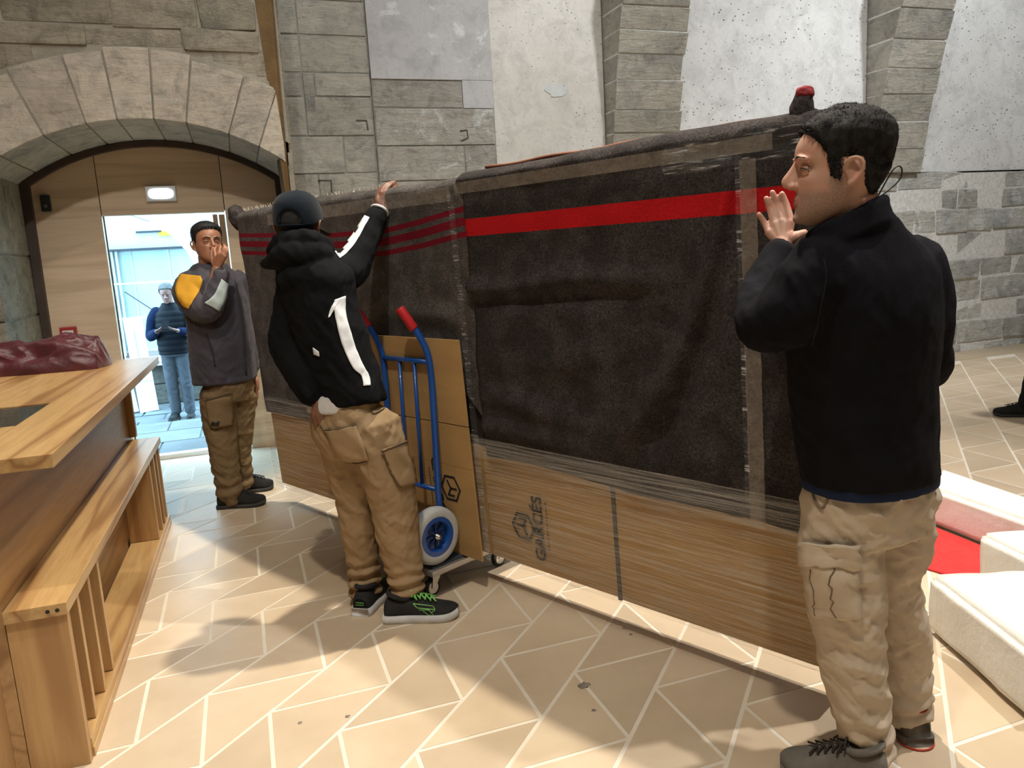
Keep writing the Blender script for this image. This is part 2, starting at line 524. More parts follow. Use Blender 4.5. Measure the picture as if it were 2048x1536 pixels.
# voussoirs
vx = [-1.52, -1.265, -1.021, -0.779, -0.601, -0.389, -0.2, 0.051, 0.233, 0.42]
angs = [math.asin(max(-1, min(1, (x_ - AX) / AR))) for x_ in vx]
angs[0] = -amax - 0.02
angs[-1] = amax
angs = sorted(angs)
for i in range(len(angs) - 1):
    a0, a1 = angs[i] + 0.003, angs[i + 1] - 0.003
    if a1 - a0 < 0.02:
        continue
    ro_ = RO + random.uniform(-0.02, 0.03)
    yf = YA + random.uniform(-0.006, 0.006)
    vs, fs = [], []
    n_ = 4
    for y_ in (yf, YB - 0.02):
        for k in range(n_ + 1):
            a = a0 + (a1 - a0) * k / n_
            for r_ in (AR, ro_):
                x_, z_ = arc(r_, a)
                x_ = min(x_, 0.402 - 0.055 * max(0, z_ - 2.1))
                vs.append((x_, y_, z_))
    s_ = 2 * (n_ + 1)
    for k in range(n_):
        b = 2 * k
        fs += [(b, b + 2, b + 3, b + 1), (s_ + b + 1, s_ + b + 3, s_ + b + 2, s_ + b), (b, s_ + b, s_ + b + 2, b + 2), (b + 1, b + 3, s_ + b + 3, s_ + b + 1)]
    fs += [(0, 1, s_ + 1, s_), (2 * n_, s_ + 2 * n_, s_ + 2 * n_ + 1, 2 * n_ + 1)]
    MB().add(vs, fs).build('voussoir', MT['st_vous'], wall_arch, bevel=0.006)
# courses above the ring
for z0, z1, js in ((2.62, 2.86, [-1.9, -1.28, -1.02]), (2.84, 2.97, [-1.6, -0.72, -0.17, 0.30]), (2.97, 3.16, [-1.8, -1.15, -0.55, -0.05, 0.30]), (3.16, 3.42, [-1.7, -0.9, -0.3, 0.29]), (3.42, 3.7, [-1.6, -0.7, 0.0, 0.28])):
    for a, b in zip(js[:-1], js[1:]):
        stone(wall_arch, a, b, z0, z1, YA + 0.012, 0.2, MT['st_arch'], jit=0.014, bev=0.02, gap=0.002)
for z0, z1, a, b in ((2.50, 2.68, 0.19, 0.395), (2.68, 2.86, 0.0, 0.375)):
    stone(wall_arch, a, b, z0, z1, YA + 0.02, 0.12, MT['st_arch'], jit=0.006)
# jamb stones on the left reveal
for z0, z1 in ((0, 0.4), (0.4, 0.82), (0.82, 1.2), (1.2, 1.62), (1.62, 2.13)):
    for ya, yb in ((YA, 6.0 + random.uniform(-0.1, 0.1)),):
        MB().box(-1.75, -1.383 + random.uniform(-0.006, 0.006), ya, yb - 0.006, z0 + 0.005, z1 - 0.005).build('stone', MT['st_arch'], wall_arch, bevel=0.012)
        MB().box(-1.75, -1.383 + random.uniform(-0.006, 0.006), yb, YB - 0.05, z0 + 0.005, z1 - 0.005).build('stone', MT['st_arch'], wall_arch, bevel=0.012)
MB().box(-1.52, -1.392, YA + 0.02, YB, 0, 2.2).build('jamb_mortar', MT['mortar_dark'], wall_arch)
MB().box(0.412, 0.44, YA + 0.02, YB, 0, 2.2).build('jamb_mortar', MT['mortar_dark'], wall_arch)
# right jamb
for z0, z1 in ((0, 0.45), (0.45, 0.9), (0.9, 1.4), (1.4, 1.9), (1.9, 2.12)):
    MB().box(0.405, 0.44, YA + 0.004, YB - 0.05, z0 + 0.004, z1 - 0.004).build('stone', MT['st_arch'], wall_arch, bevel=0.01)
# tapering brown strip, painted warm shade, where the entrance wall meets the first pilaster
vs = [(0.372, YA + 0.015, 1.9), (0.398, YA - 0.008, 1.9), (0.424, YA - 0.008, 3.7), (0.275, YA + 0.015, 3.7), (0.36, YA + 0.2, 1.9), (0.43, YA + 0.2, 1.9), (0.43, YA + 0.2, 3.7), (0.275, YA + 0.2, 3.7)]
MB().add(vs, [(0, 1, 2, 3), (4, 7, 6, 5), (0, 4, 5, 1), (1, 5, 6, 2), (2, 6, 7, 3), (3, 7, 4, 0)]).build('shade_strip', MT['brown'], wall_arch)

# ---- long back wall
YW = 6.75
wall_back = struct(MB().box(0.4, 12.2, YW + 0.03, YW + 0.4, -0.1, 7.0).build('wall_back', MT['mortar']))
# mortar beds behind the facing stones
MB().box(0.36, 1.22, 6.709, YW + 0.03, 0, 3.85).build('mortar_bed', MT['mortar_grey'], wall_back)
MB().box(1.22, 2.28, 6.678, YW + 0.03, 0, 3.0).build('mortar_bed', MT['mortar_grey'], wall_back)
MB().box(4.06, 10.4, 6.722, YW + 0.03, 0, 2.062).build('mortar_bed', MT['chalk'], wall_back)
# first pilaster
zz = [0.0, 0.4, 0.75, 1.1, 1.5, 1.83, 2.181, 2.48, 2.79, 2.976, 3.265, 3.53, 3.85]
for a, b in zip(zz[:-1], zz[1:]):
    cut = 0.67 if 2.4 < a < 3.5 else random.choice([0.72, 0.85, 0.95])
    if a == 2.79:
        stone(wall_back, 0.36, 0.655, a, b, 6.70, 0.1, MT['st_rib'], jit=0.003)
        stone(wall_back, 0.668, 0.76, a - 0.12, b, 6.695, 0.1, MT['st_rib'], jit=0.003)
        stone(wall_back, 0.76, 1.215, a, b, 6.70, 0.1, MT['st_rib'], jit=0.003)
    else:
        stone(wall_back, 0.36, cut, a, b, 6.70, 0.1, MT['st_rib'], jit=0.003)
        stone(wall_back, cut, 1.215, a, b, 6.70, 0.1, MT['st_rib'], jit=0.003)
# second bay: grey plaster above, big blocks below
def slab(x0, x1, z0, z1, y, mat, name='plaster_panel', bev=0.006):
    return MB().box(x0, x1, y, YW + 0.05, z0, z1).build(name, mat, wall_back, bevel=bev)
slab(1.22, 2.275, 2.93, 3.9, 6.665, MT['pl_grey'])
slab(2.0, 2.275, 2.70, 2.93, 6.668, MT['pl_grey'])
stone(wall_back, 1.22, 2.0, 2.70, 2.925, 6.672, 0.1, MT['st_grey'], jit=0.004)
stone(wall_back, 1.22, 2.275, 2.392, 2.70, 6.668, 0.1, MT['st_grey'], jit=0.004)
stone(wall_back, 1.22, 1.98, 2.10, 2.392, 6.668, 0.1, MT['st_grey'], jit=0.004)
stone(wall_back, 1.98, 2.275, 2.10, 2.392, 6.668, 0.1, MT['st_grey'], jit=0.004)
for z0, z1 in ((1.7, 2.1), (1.2, 1.7), (0.7, 1.2), (0.0, 0.7)):
    stone(wall_back, 1.22, 2.275, z0, z1, 6.67, 0.1, MT['st_grey'])
slab(2.30, 3.385, 0.9, 3.9, 6.74, MT['pl_warm'])
slab(4.06, 6.45, 2.0, 4.1, 6.742, MT['pl_white'])
slab(7.14, 10.2, 2.06, 4.3, 6.735, MT['pl_white'])
# springing ribs of the diaphragm arches
def rib(x0, x1, zs):
    f = lambda z: YW - (0.05 + max(0.0, z - 1.9) * 0.20 + max(0.0, z - 3.2) * 0.10)
    for a, b in zip(zs[:-1], zs[1:]):
        MB().add([(x0 + 0.006, f(b) + 0.010, b - 0.009), (x1 - 0.01, f(b) + 0.010, b - 0.009), (x1 - 0.01, f(b) + 0.010, b + 0.009), (x0 + 0.006, f(b) + 0.010, b + 0.009), (x0 + 0.006, YW, b - 0.009), (x1 - 0.01, YW, b - 0.009), (x1 - 0.01, YW, b + 0.009), (x0 + 0.006, YW, b + 0.009)], [(0, 1, 2, 3), (4, 7, 6, 5), (0, 4, 5, 1), (1, 5, 6, 2), (2, 6, 7, 3), (3, 7, 4, 0)]).build('mortar_joint', MT['chalk'], wall_back)
        stone(wall_back, x0, x1 + random.uniform(-0.015, 0.02), a, b, f(a), 0.0 + YW + 0.05 - f(a), MT['st_rib'], y_top=f(b), jit=0.005, gap=0.005)
rib(3.39, 4.08, [1.3, 1.6, 1.85, 2.1, 2.3, 2.473, 2.667, 2.924, 3.136, 3.324, 3.515, 3.72, 3.95])
rib(6.455, 7.15, [2.06, 2.30, 2.577, 2.84, 3.086, 3.348, 3.617, 3.86, 4.1])
# rough masonry of the base
z = 0.0
hs_ = [0.10, 0.26, 0.22, 0.27, 0.24, 0.30, 0.26, 0.22, 0.19]
for k, h in enumerate(hs_):
    x = 4.06 + random.uniform(-0.2, 0.1)
    while x < 10.4:
        w = random.uniform(0.28, 0.75)
        zt = min(z + h, 2.06)
        stone(wall_back, max(x, 4.0), x + w, z, zt, 6.722 - random.uniform(0, 0.022), 0.1, MT['st_rough'], jit=0.016, gap=0.008, bev=0.018)
        x += w
    z += h
    if z > 2.05:
        break
for z0, z1 in ((0, 0.5), (0.5, 1.0), (1.0, 1.3)):
    stone(wall_back, 2.3, 3.39, z0, min(z1, 0.9), 6.74, 0.1, MT['st_grey']) if z0 < 0.9 else None
    stone(wall_back, 3.39, 4.08, z0, z1, 6.70, 0.1, MT['st_rib'])

# remaining shell of the hall (out of view)
MT['shell'] = M('hall_plaster', (0.50, 0.47, 0.41), (0.42, 0.39, 0.34), 0.95, 2, bump=0.2)
struct(MB().box(-4.4, -4.2, -4.2, 6.9, -0.1, 7.0).build('wall_left', MT['shell']))
struct(MB().box(12.2, 12.4, -4.2, 7.2, -0.1, 7.0).build('wall_right', MT['shell']))
struct(MB().box(-4.4, 12.4, -4.4, -4.2, -0.1, 7.0).build('wall_front', MT['shell']))
struct(MB().box(-4.4, 12.4, -4.4, 7.2, 7.0, 7.2).build('ceiling', MT['shell']))

# ---- wooden infill of the archway (door plane y = 6.5)
MT['oak'] = wood('pale_oak_panel', (0.70, 0.53, 0.37), (0.56, 0.41, 0.275), 0, 0.55, 9, 0.0, rand=0.05)
MT['dkmetal'] = M('dark_bronze_frame', (0.075, 0.05, 0.04), (0.05, 0.035, 0.03), 0.5, 6, metal=0.3)
door = struct(empty('door_1', (AX, 6.5, 0)))
def arch_panel(name, x0, x1, z0, y0, y1, r, mat, parent, cap=9.0):
    n_ = 14
    vs, fs = [], []
    for y_ in (y0, y1):
        for i in range(n_ + 1):
            x_ = x0 + (x1 - x0) * i / n_
            t = max(0.0, r * r - (x_ - AX) ** 2)
            z_ = min(AZ + math.sqrt(t), cap)
            vs += [(x_, y_, z0), (x_, y_, z_)]
    s_ = 2 * (n_ + 1)
    for i in range(n_):
        b = 2 * i
        fs += [(b, b + 2, b + 3, b + 1), (s_ + b + 1, s_ + b + 3, s_ + b + 2, s_ + b), (b + 1, b + 3, s_ + b + 3, s_ + b + 1), (b, s_ + b, s_ + b + 2, b + 2)]
    fs += [(0, 1, s_ + 1, s_), (2 * n_, s_ + 2 * n_, s_ + 2 * n_ + 1, 2 * n_ + 1)]
    return MB().add(vs, fs).build(name, mat, parent, off=(AX, 6.5, 0))
ri = AR - 0.045
for x0_, x1_, z0_ in ((-1.335, -0.885, 0.0), (-0.91, -0.03, 1.90), (-0.03, 0.375, 0.0)):
    arch_panel('backing', x0_, x1_, z0_, 6.535, 6.55, ri, MT['dkmetal'], door)
arch_panel('panel', -1.335, -0.893, 0.0, 6.46, 6.53, ri, MT['oak'], door)
arch_panel('panel', -0.887, -0.038, 1.885, 6.46, 6.53, ri, MT['oak'], door)
arch_panel('panel', -0.032, 0.375, 0.0, 6.46, 6.53, ri, MT['oak'], door)
# dark frame following the arch
vs, fs = [], []
pts = [(-1.375, 0.0)] + [arc(AR - 0.005, -amax + 2 * amax * i / 24) for i in range(25)] + [(0.415, 0.0)]
inn = [(-1.338, 0.0)] + [arc(ri, -amax + 0.03 + 2 * (amax - 0.03) * i / 24) for i in range(25)] + [(0.378, 0.0)]
for y_ in (6.40, 6.56):
    for (a, b) in zip(pts, inn):
        vs += [(a[0], y_, a[1]), (b[0], y_, b[1])]
s_ = 2 * len(pts)
for i in range(len(pts) - 1):
    b = 2 * i
    fs += [(b, b + 2, b + 3, b + 1), (s_ + b + 1, s_ + b + 3, s_ + b + 2, s_ + b), (b + 1, b + 3, s_ + b + 3, s_ + b + 1), (b, s_ + b, s_ + b + 2, b + 2)]
MB().add(vs, fs).build('door_frame', MT['dkmetal'], door, off=(AX, 6.5, 0))
MT['oak_v'] = wood('oak_door_edge', (0.50, 0.33, 0.19), (0.38, 0.24, 0.13), 2, 0.5, 9, 0.0)
MB().box(-0.128, -0.094, 6.50, 6.56, 0.0, 1.87).build('door_post', MT['oak_v'], door, bevel=0.004, off=(AX, 6.5, 0))
MB().box(-0.084, -0.042, 6.52, 7.30, 0.02, 1.868).build('door_leaf', MT['oak_v'], door, bevel=0.003, off=(AX, 6.5, 0))
MB().box(-0.887, -0.038, 6.47, 6.55, 0.0, 0.035).build('threshold', M('white_sill', (0.75, 0.72, 0.68), (0.68, 0.66, 0.62), 0.35, 5), door, off=(AX, 6.5, 0))

# ---- outside: landing, lower paving, far things
MT['pave'] = M('outdoor_paving', (0.11, 0.12, 0.12), (0.075, 0.082, 0.085), 0.6, 2.5, bump=0.5, bscale=9, rand=0.08)
ter = struct(MB().box(-5, 4, 6.6, 8.1, -0.6, 0.0).build('landing', MT['pave']))
for i in range(6):
    for j in range(3):
        x0 = -3.0 + i * 0.75 + (0.3 if j % 2 else 0)
        MB().box(x0, x0 + 0.735, 6.62 + j * 0.49, 6.62 + j * 0.49 + 0.478, -0.02, 0.012).build('paving_slab', MT['pave'], ter, bevel=0.006)
gnd = struct(MB().box(-30, 30, 6.9, 60, -0.7, -0.47).build('ground', MT['pave']))
for i in range(9):
    for j in range(9):
        x0 = -3.6 + i * 0.5 + (0.2 if j % 2 else 0)
        y0 = 8.2 + j * 0.45
        MB().box(x0, x0 + 0.47 + random.uniform(0, 0.02), y0, y0 + 0.43, -0.5, -0.452 + random.uniform(-0.008, 0.008)).build('cobble', MT['pave'], gnd, bevel=0.02)
MT['st_out'] = stone_mat('outdoor_wall_stone', (0.10, 0.09, 0.075), (0.13, 0.12, 0.10), (0.08, 0.07, 0.065), rand=0.12)
low = struct(MB().box(-6, 4, 12.3, 12.9, -0.5, 0.12).build('wall_courtyard', MT['st_out']))
for r_ in range(2):
    x = -3.2 + 0.3 * r_
    while x < 0.6:
        w = random.uniform(0.5, 0.9)
        stone(low, x, x + w, -0.46 + 0.3 * r_, -0.16 + 0.29 * r_, 12.27, 0.1, MT['st_out'], jit=0.01)
        x += w
MB().box(-6, 4, 12.2, 13.0, 0.12, 0.18).build('coping', M('pale_coping', (0.75, 0.75, 0.72), None, 0.8), low)

# ---- things seen through the doorway
MT['white_out'] = M('white_cladding', (0.80, 0.82, 0.82), (0.72, 0.75, 0.76), 0.5, 2)
MT['aqua'] = M('aqua_glazing', (0.62, 0.82, 0.82), (0.70, 0.88, 0.88), 0.25, 2)
MT['blk'] = M('black_plastic', (0.012, 0.012, 0.014), (0.02, 0.02, 0.022), 0.45, 8)
MT['dkgrey'] = M('dark_grey_metal', (0.10, 0.11, 0.13), None, 0.4, 5, metal=0.6)
PY = 15.5
t = tag(empty('glazed_pavilion', (-1.6, PY, -0.47)), 'pale aqua glazed pavilion with dark beam and yellow band, outside the doorway', 'pavilion')
off = (-1.6, PY, -0.47)
for i in range(5):
    for j in range(3):
        x0 = -3.0 + i * 0.62
        z0 = 0.05 + j * 0.62
        MB().box(x0 + 0.01, x0 + 0.61, PY, PY + 0.03, z0 + 0.01, z0 + 0.61).build('pane', MT['aqua'], t, off=off)
for i in range(6):
    x0 = -3.0 + i * 0.62
    MB().box(x0 - 0.012, x0 + 0.012, PY - 0.03, PY + 0.05, -0.47, 1.92).build('mullion', MT['white_out'], t, off=off)
for i in range(7):
    x0 = -2.42 + i * 0.07
    MB().box(x0, x0 + 0.035, PY - 0.12, PY - 0.05, 0.0, 1.86).build('corrugation', MT['white_out'], t, off=off)
MB().box(-3.1, 0.4, PY - 0.16, PY + 0.1, 1.86, 1.90).build('beam', MT['dkgrey'], t, off=off)
MB().box(-3.1, 0.4, PY - 0.02, PY + 0.1, 1.90, 2.9).build('fascia', MT['white_out'], t, off=off)
MB().box(-1.25, 0.4, PY - 0.06, PY - 0.02, 2.10, 2.19).build('yellow_band', M('yellow_band', (0.85, 0.62, 0.08), None, 0.5), t, off=off)
MB().box(-1.62, -1.2, PY - 0.07, PY - 0.02, 2.17, 2.20).build('dark_slot', MT['dkgrey'], t, off=off)
MB().box(-3.1, 0.4, PY - 0.05, PY + 0.02, -0.47, 0.05).build('plinth', M('pinkish_stone', (0.50, 0.42, 0.38), (0.42, 0.36, 0.33), 0.9, 3, bump=0.4), t, off=off)
MB().tube([(-1.9, PY - 0.3, 1.15), (-1.35, PY - 0.5, 0.7)], 0.012, 6).build('strut', MT['dkgrey'], t, off=off)
# brick archway on the right of the pavilion
def brick_mat():
    mt, nt, bs = _nt('pale_brick')
    bs.inputs['Roughness'].default_value = 0.9
    vec = _coords(nt)
    sx = nt.nodes.new('ShaderNodeSeparateXYZ'); nt.links.new(vec, sx.inputs[0])
    cx = nt.nodes.new('ShaderNodeCombineXYZ')
    nt.links.new(sx.outputs[0], cx.inputs[0]); nt.links.new(sx.outputs[2], cx.inputs[1])
    b = nt.nodes.new('ShaderNodeTexBrick')
    b.inputs['Scale'].default_value = 9
    b.inputs['Color1'].default_value = (0.34, 0.27, 0.24, 1); b.inputs['Color2'].default_value = (0.42, 0.36, 0.33, 1); b.inputs['Mortar'].default_value = (0.55, 0.53, 0.5, 1)
    nt.links.new(cx.outputs[0], b.inputs['Vector'])
    nt.links.new(b.outputs['Color'], bs.inputs['Base Color'])
    return mt
vs, fs = [], []
cx_, cz_, rr = -1.9, 1.1, 1.35
prof = [(cx_ + rr * math.cos(a), cz_ + rr * math.sin(a)) for a in [math.radians(q) for q in (0, 15, 30, 45, 60, 75, 90, 110, 130, 150, 180)]]
prof = [(cx_ + rr, -0.47)] + prof + [(cx_ - rr, -0.47)]
mb = MB()
for y_, fl in ((13.6, 0), (14.3, 1)):
    for (a, b) in zip(prof[1:-1], prof[2:-1]):
        mb.add([(a[0], y_, a[1]), (b[0], y_, b[1]), (b[0], y_, 6), (a[0], y_, 6)], [(0, 1, 2, 3)])
mb.box(cx_ + rr, 3.0, 13.6, 14.3, -0.47, 6.0)
mb.box(-6, cx_ - rr, 13.6, 14.3, -0.47, 6.0)
for (a, b) in zip(prof[:-1], prof[1:]):
    mb.add([(a[0], 13.6, a[1]), (b[0], 13.6, b[1]), (b[0], 14.3, b[1]), (a[0], 14.3, a[1])], [(0, 1, 2, 3)])
tag(mb.build('brick_archway', brick_mat()), 'pale brick archway across the courtyard, seen through the open door', 'archway')
MT['packw'] = M('white_flat_pack', (0.72, 0.76, 0.78), (0.65, 0.69, 0.72), 0.6, 3)
for i, (x0, lab) in enumerate(((-1.72, 'flat white carton leaning outside, the one nearer the door jamb'), (-1.47, 'flat white carton leaning outside, the one nearer the man with the phone'))):
    t = tag(empty('flat_carton', (x0, 11.6, -0.45)), lab, 'carton', 'flat cartons outside')
    t.rotation_euler = (math.radians(-12), math.radians(-7 + 3 * i), 0)
    MB().box(0, 0.235, 0, 0.06, 0, 1.36 - 0.03 * i).build('sleeve', MT['packw'], t, bevel=0.005)
    MB().box(0.10, 0.125, -0.003, 0.002, 0.72, 1.15).build('print', M('grey_print', (0.35, 0.38, 0.42)), t)
    MB().box(0.0, 0.235, -0.003, 0.002, 0.42, 0.435).build('strap', M('grey_strap', (0.4, 0.45, 0.5)), t)

# ---- small devices on the wooden infill
t = tag(empty('emergency_light', (-0.468, 6.455, 2.03)), 'lit white emergency light box above the doorway', 'light')
MB().box(-0.105, 0.105, -0.035, 0.0, -0.055, 0.055).build('housing', M('white_plastic', (0.75, 0.77, 0.78), None, 0.4), t, bevel=0.006)
mb = MB()
rr_ = [(0.085 * math.copysign(abs(math.cos(a)) ** 0.5, math.cos(a)), -0.038, 0.036 * math.copysign(abs(math.sin(a)) ** 0.7, math.sin(a))) for a in [2 * math.pi * k / 28 for k in range(28)]]
mb.add(rr_ + [(p[0], -0.034, p[2]) for p in rr_], [tuple(range(28))] + [(k, (k + 1) % 28, 28 + (k + 1) % 28, 28 + k) for k in range(28)])
mb.build('lens', emit('lit_lens', (0.8, 0.97, 1.0), 6.0), t)
t = tag(empty('wall_sensor', (-1.235, 6.455, 1.985)), 'small black sensor on the wooden panel left of the doorway', 'sensor')
MB().box(-0.032, 0.032, -0.03, 0, -0.058, 0.058).build('case', MT['blk'], t, bevel=0.012)
MB().lathe([(0.0, -0.004), (0.011, -0.004), (0.013, 0.0)], (0, -0.032, -0.02), (0, 1, 0), 12).build('eye', M('sensor_eye', (0.15, 0.16, 0.18), None, 0.15), t)
t = tag(empty('fire_alarm_button', (-1.215, 6.455, 1.04)), 'red fire alarm call point on the wooden panel', 'alarm')
MB().box(-0.055, 0.055, -0.04, 0, -0.055, 0.055).build('housing', M('alarm_red', (0.40, 0.03, 0.03), None, 0.4), t, bevel=0.006)
MB().box(-0.036, 0.036, -0.043, -0.038, -0.04, 0.03).build('window', M('alarm_white', (0.75, 0.75, 0.75), None, 0.3), t)
MB().box(-0.022, 0.022, -0.0445, -0.042, -0.012, 0.006).build('mark', MT['blk'], t)

# ================================================================== counter and bench
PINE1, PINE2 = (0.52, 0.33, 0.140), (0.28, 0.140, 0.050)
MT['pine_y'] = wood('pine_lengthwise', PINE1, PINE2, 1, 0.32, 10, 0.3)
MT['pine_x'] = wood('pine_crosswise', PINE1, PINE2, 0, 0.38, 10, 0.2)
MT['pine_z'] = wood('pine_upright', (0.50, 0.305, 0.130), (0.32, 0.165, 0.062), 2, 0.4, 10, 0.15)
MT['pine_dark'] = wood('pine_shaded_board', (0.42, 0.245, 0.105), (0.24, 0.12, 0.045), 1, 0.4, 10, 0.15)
rz = math.radians(-1.3)
t = tag(empty('reception_counter', (-0.57, 2.40, 0), rz), 'long honey-coloured wooden counter with overhanging top at the left', 'counter')
LY = 2.50
# top with a glazed recess: four boards around the opening
gx0, gx1, gy0, gy1 = -1.05, -0.20, 0.55, 1.02
MB().box(gx1, 0.03, 0, LY, 0.93, 0.97).build('top_board', MT['pine_y'], t, bevel=0.003)
MB().box(-1.15, gx1 - 0.001, gy1, LY, 0.93, 0.97).build('top_board', MT['pine_y'], t, bevel=0.003)
MB().box(-1.15, gx1 - 0.001, 0, gy0, 0.93, 0.97).build('top_board', MT['pine_y'], t, bevel=0.003)
MB().box(-1.15, gx1 - 0.001, gy0 + 0.001, gy1 - 0.001, 0.86, 0.88).build('recess_floor', M('recess_red', (0.22, 0.05, 0.04), (0.10, 0.05, 0.04), 0.5, 5), t)
gm, gnt, gbs = _nt('counter_glass')
gbs.inputs['Roughness'].default_value = 0.03
gbs.inputs['Transmission Weight'].default_value = 1.0
gbs.inputs['Base Color'].default_value = (0.85, 0.9, 0.9, 1)
MB().box(-1.15, gx1 - 0.004, gy0 + 0.004, gy1 - 0.004, 0.958, 0.966).build('glass_insert', gm, t)
MB().box(-0.28, -0.262, 0.36, 0.50, 0.9695, 0.9715).build('inlay', MT['dkgrey'], t)
MB().box(-0.60, -0.262, 0.343, 0.36, 0.9695, 0.9715).build('inlay', MT['dkgrey'], t)
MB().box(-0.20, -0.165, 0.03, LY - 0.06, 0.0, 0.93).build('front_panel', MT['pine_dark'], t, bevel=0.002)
MB().box(-0.165, -0.13, LY - 0.10, LY - 0.06, 0.527, 0.93).build('corner_post', MT['pine_z'], t, bevel=0.002)
MB().box(-1.15, -0.20, LY - 0.10, LY - 0.06, 0.0, 0.93).build('end_panel', MT['pine_z'], t, bevel=0.002)
MB().box(-1.15, -0.20, 0.03, 0.07, 0.0, 0.93).build('end_panel', MT['pine_z'], t, bevel=0.002)
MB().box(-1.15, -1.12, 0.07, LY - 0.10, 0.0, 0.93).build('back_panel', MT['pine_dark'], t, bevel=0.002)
t = tag(empty('slatted_bench', (-0.57, 2.42, 0), rz), 'low wooden bench with open slatted base along the counter', 'bench')
BL = 2.33
MB().box(-0.163, 0.0, 0, BL, 0.488, 0.525).build('seat', MT['pine_y'], t, bevel=0.003)
for x_ in (-0.05, -0.025):
    MB().lathe([(0.0, 0.0), (0.006, 0.0)], (x_, -0.0006, 0.506), (0, -1, 0), 12).build('dowel_hole', MT['blk'], t)
MB().box(-0.163, -0.006, 0.012, 0.045, 0.0, 0.486).build('end_board', MT['pine_z'], t, bevel=0.002)
for y_ in (0.18, 0.34, 0.49, 1.90, 2.06, 2.17, 2.29):
    MB().box(-0.150, -0.012, y_ - 0.014, y_ + 0.014, 0.062, 0.486).build('upright', MT['pine_z'], t, bevel=0.002)
MB().box(-0.15, -0.004, 0.05, BL - 0.01, 0.03, 0.06).build('bottom_shelf', MT['pine_y'], t, bevel=0.002)
MB().box(-0.02, 0.0, 0.05, BL - 0.005, 0.0, 0.03).build('plinth_rail', MT['pine_y'], t, bevel=0.002)
# maroon cloth heaped on the counter
rng = np.random.default_rng(3)
def heap(cx, cy, cz):
    vs, fs = [], []
    nu, nv = 200, 80
    for i in range(nu + 1):
        s_ = i / nu
        # spine runs along x; a fold hangs higher near the right end
        xx = -0.62 + 1.02 * s_
        hgt = 0.075 + 0.075 * math.exp(-((s_ - 0.80) / 0.17) ** 2) + 0.04 * math.exp(-((s_ - 0.45) / 0.16) ** 2) + 0.02 * math.exp(-((s_ - 0.08) / 0.1) ** 2)
        wid = 0.15 + 0.03 * math.sin(s_ * 9)
        e = min(1.0, math.sin(math.pi * min(1, max(0, s_ * 1.0))) * 6) ** 0.5 if 0 < s_ < 1 else 0.02
        for k in range(nv + 1):
            a = math.pi * (k / nv)
            yy = -math.cos(a) * wid * e
            zz_ = math.sin(a) ** 0.8 * hgt * e
            p = Vector((xx * 5.5, yy * 16, zz_ * 8))
            f1 = noise.noise(p + Vector((0, s_ * 6, 3)))
            f2 = 1 - abs(noise.noise(Vector((xx * 3.2 + yy * 9, yy * 5 - xx * 2.5, zz_ * 5)) * 1.2)) * 2
            f3 = 1 - abs(noise.noise(Vector((xx * 6 - yy * 10, yy * 22 + xx * 7, zz_ * 16 + 5)))) * 2
            f4 = 1 - abs(noise.noise(Vector((xx * 16 + yy * 20, yy * 22 - xx * 9, zz_ * 20 + 9)))) * 2
            d = 0.020 * f1 + 0.034 * f2 * math.sin(a) + 0.020 * f3 * math.sin(a) + 0.005 * f4 * math.sin(a)
            yy += -math.cos(a) * d * e
            zz_ = max(0.0, zz_ + math.sin(a) * d * e) if 0 < k < nv else 0.0
            vs.append((cx + xx - 0.05 * yy, cy + yy + 0.10 * s_, cz + zz_))
    w_ = nv + 1
    for i in range(nu):
        for k in range(nv):
            a = i * w_ + k
            fs.append((a, a + 1, a + w_ + 1, a + w_))
    return vs, fs
root = (-1.10, 4.60, 0.971)
MT['maroon'] = M('maroon_cloth', (0.075, 0.004, 0.012), (0.045, 0.002, 0.007), 0.45, 7, bump=0.25, bscale=18, sheen=0.2, spec=0.5)
vs, fs = heap(*root)
me = mesh('maroon_cloth', [Vector(v) - Vector(root) for v in vs], fs)
o = link('maroon_cloth', me, MT['maroon'], None, True)
o.location = root
tag(o, 'crumpled maroon cloth heaped on the wooden counter', 'cloth')

# ================================================================== the wrapped panel
PB = Vector((1.546, 1.734, 0.15))
PRZ = math.radians(-64.3)
LEAN = math.radians(3)
PL, PH, PT = 3.30, 1.63, 0.15
crate = empty('wrapped_panel', PB, PRZ)
crate.rotation_euler = (LEAN, 0, PRZ)
tag(crate, 'huge flat panel wrapped in dark moving blankets, cardboard and stretch film', 'panel')
MT['card'] = M('brown_cardboard', (0.47, 0.295, 0.12), (0.41, 0.25, 0.10), 0.7, 2.5, stretch=(1, 1, 4), bump=0.08, bscale=30)
def cardboard_box(x0, x1, z0, z1, inset, name, mat):
    MB().box(x0, x1, inset, PT - inset, z0, z1).build(name, mat, crate, bevel=0.006)
cardboard_box(-0.765, 0.03, 0.0, 0.47, 0.004, 'cardboard_wrap', MT['card'])
cardboard_box(-1.46, -0.772, 0.005, 0.50, 0.006, 'cardboard_wrap', MT['card'])
cardboard_box(-2.4, -1.465, 0.005, 0.50, 0.006, 'cardboard_wrap', MT['card'])
cardboard_box(-PL, -2.405, 0.01, 0.52, 0.006, 'cardboard_wrap', MT['card'])
MB().box(-PL + 0.02, -0.02, 0.012, PT - 0.012, 0.01, 1.55).build('inner_panel', M('inner_panel_wool', (0.03, 0.025, 0.022), None, 0.95), crate)
MB().box(-0.776, -0.761, -0.002, 0.01, 0.0, 0.46).build('joint_tape', M('dark_joint', (0.06, 0.05, 0.045), None, 0.6), crate)
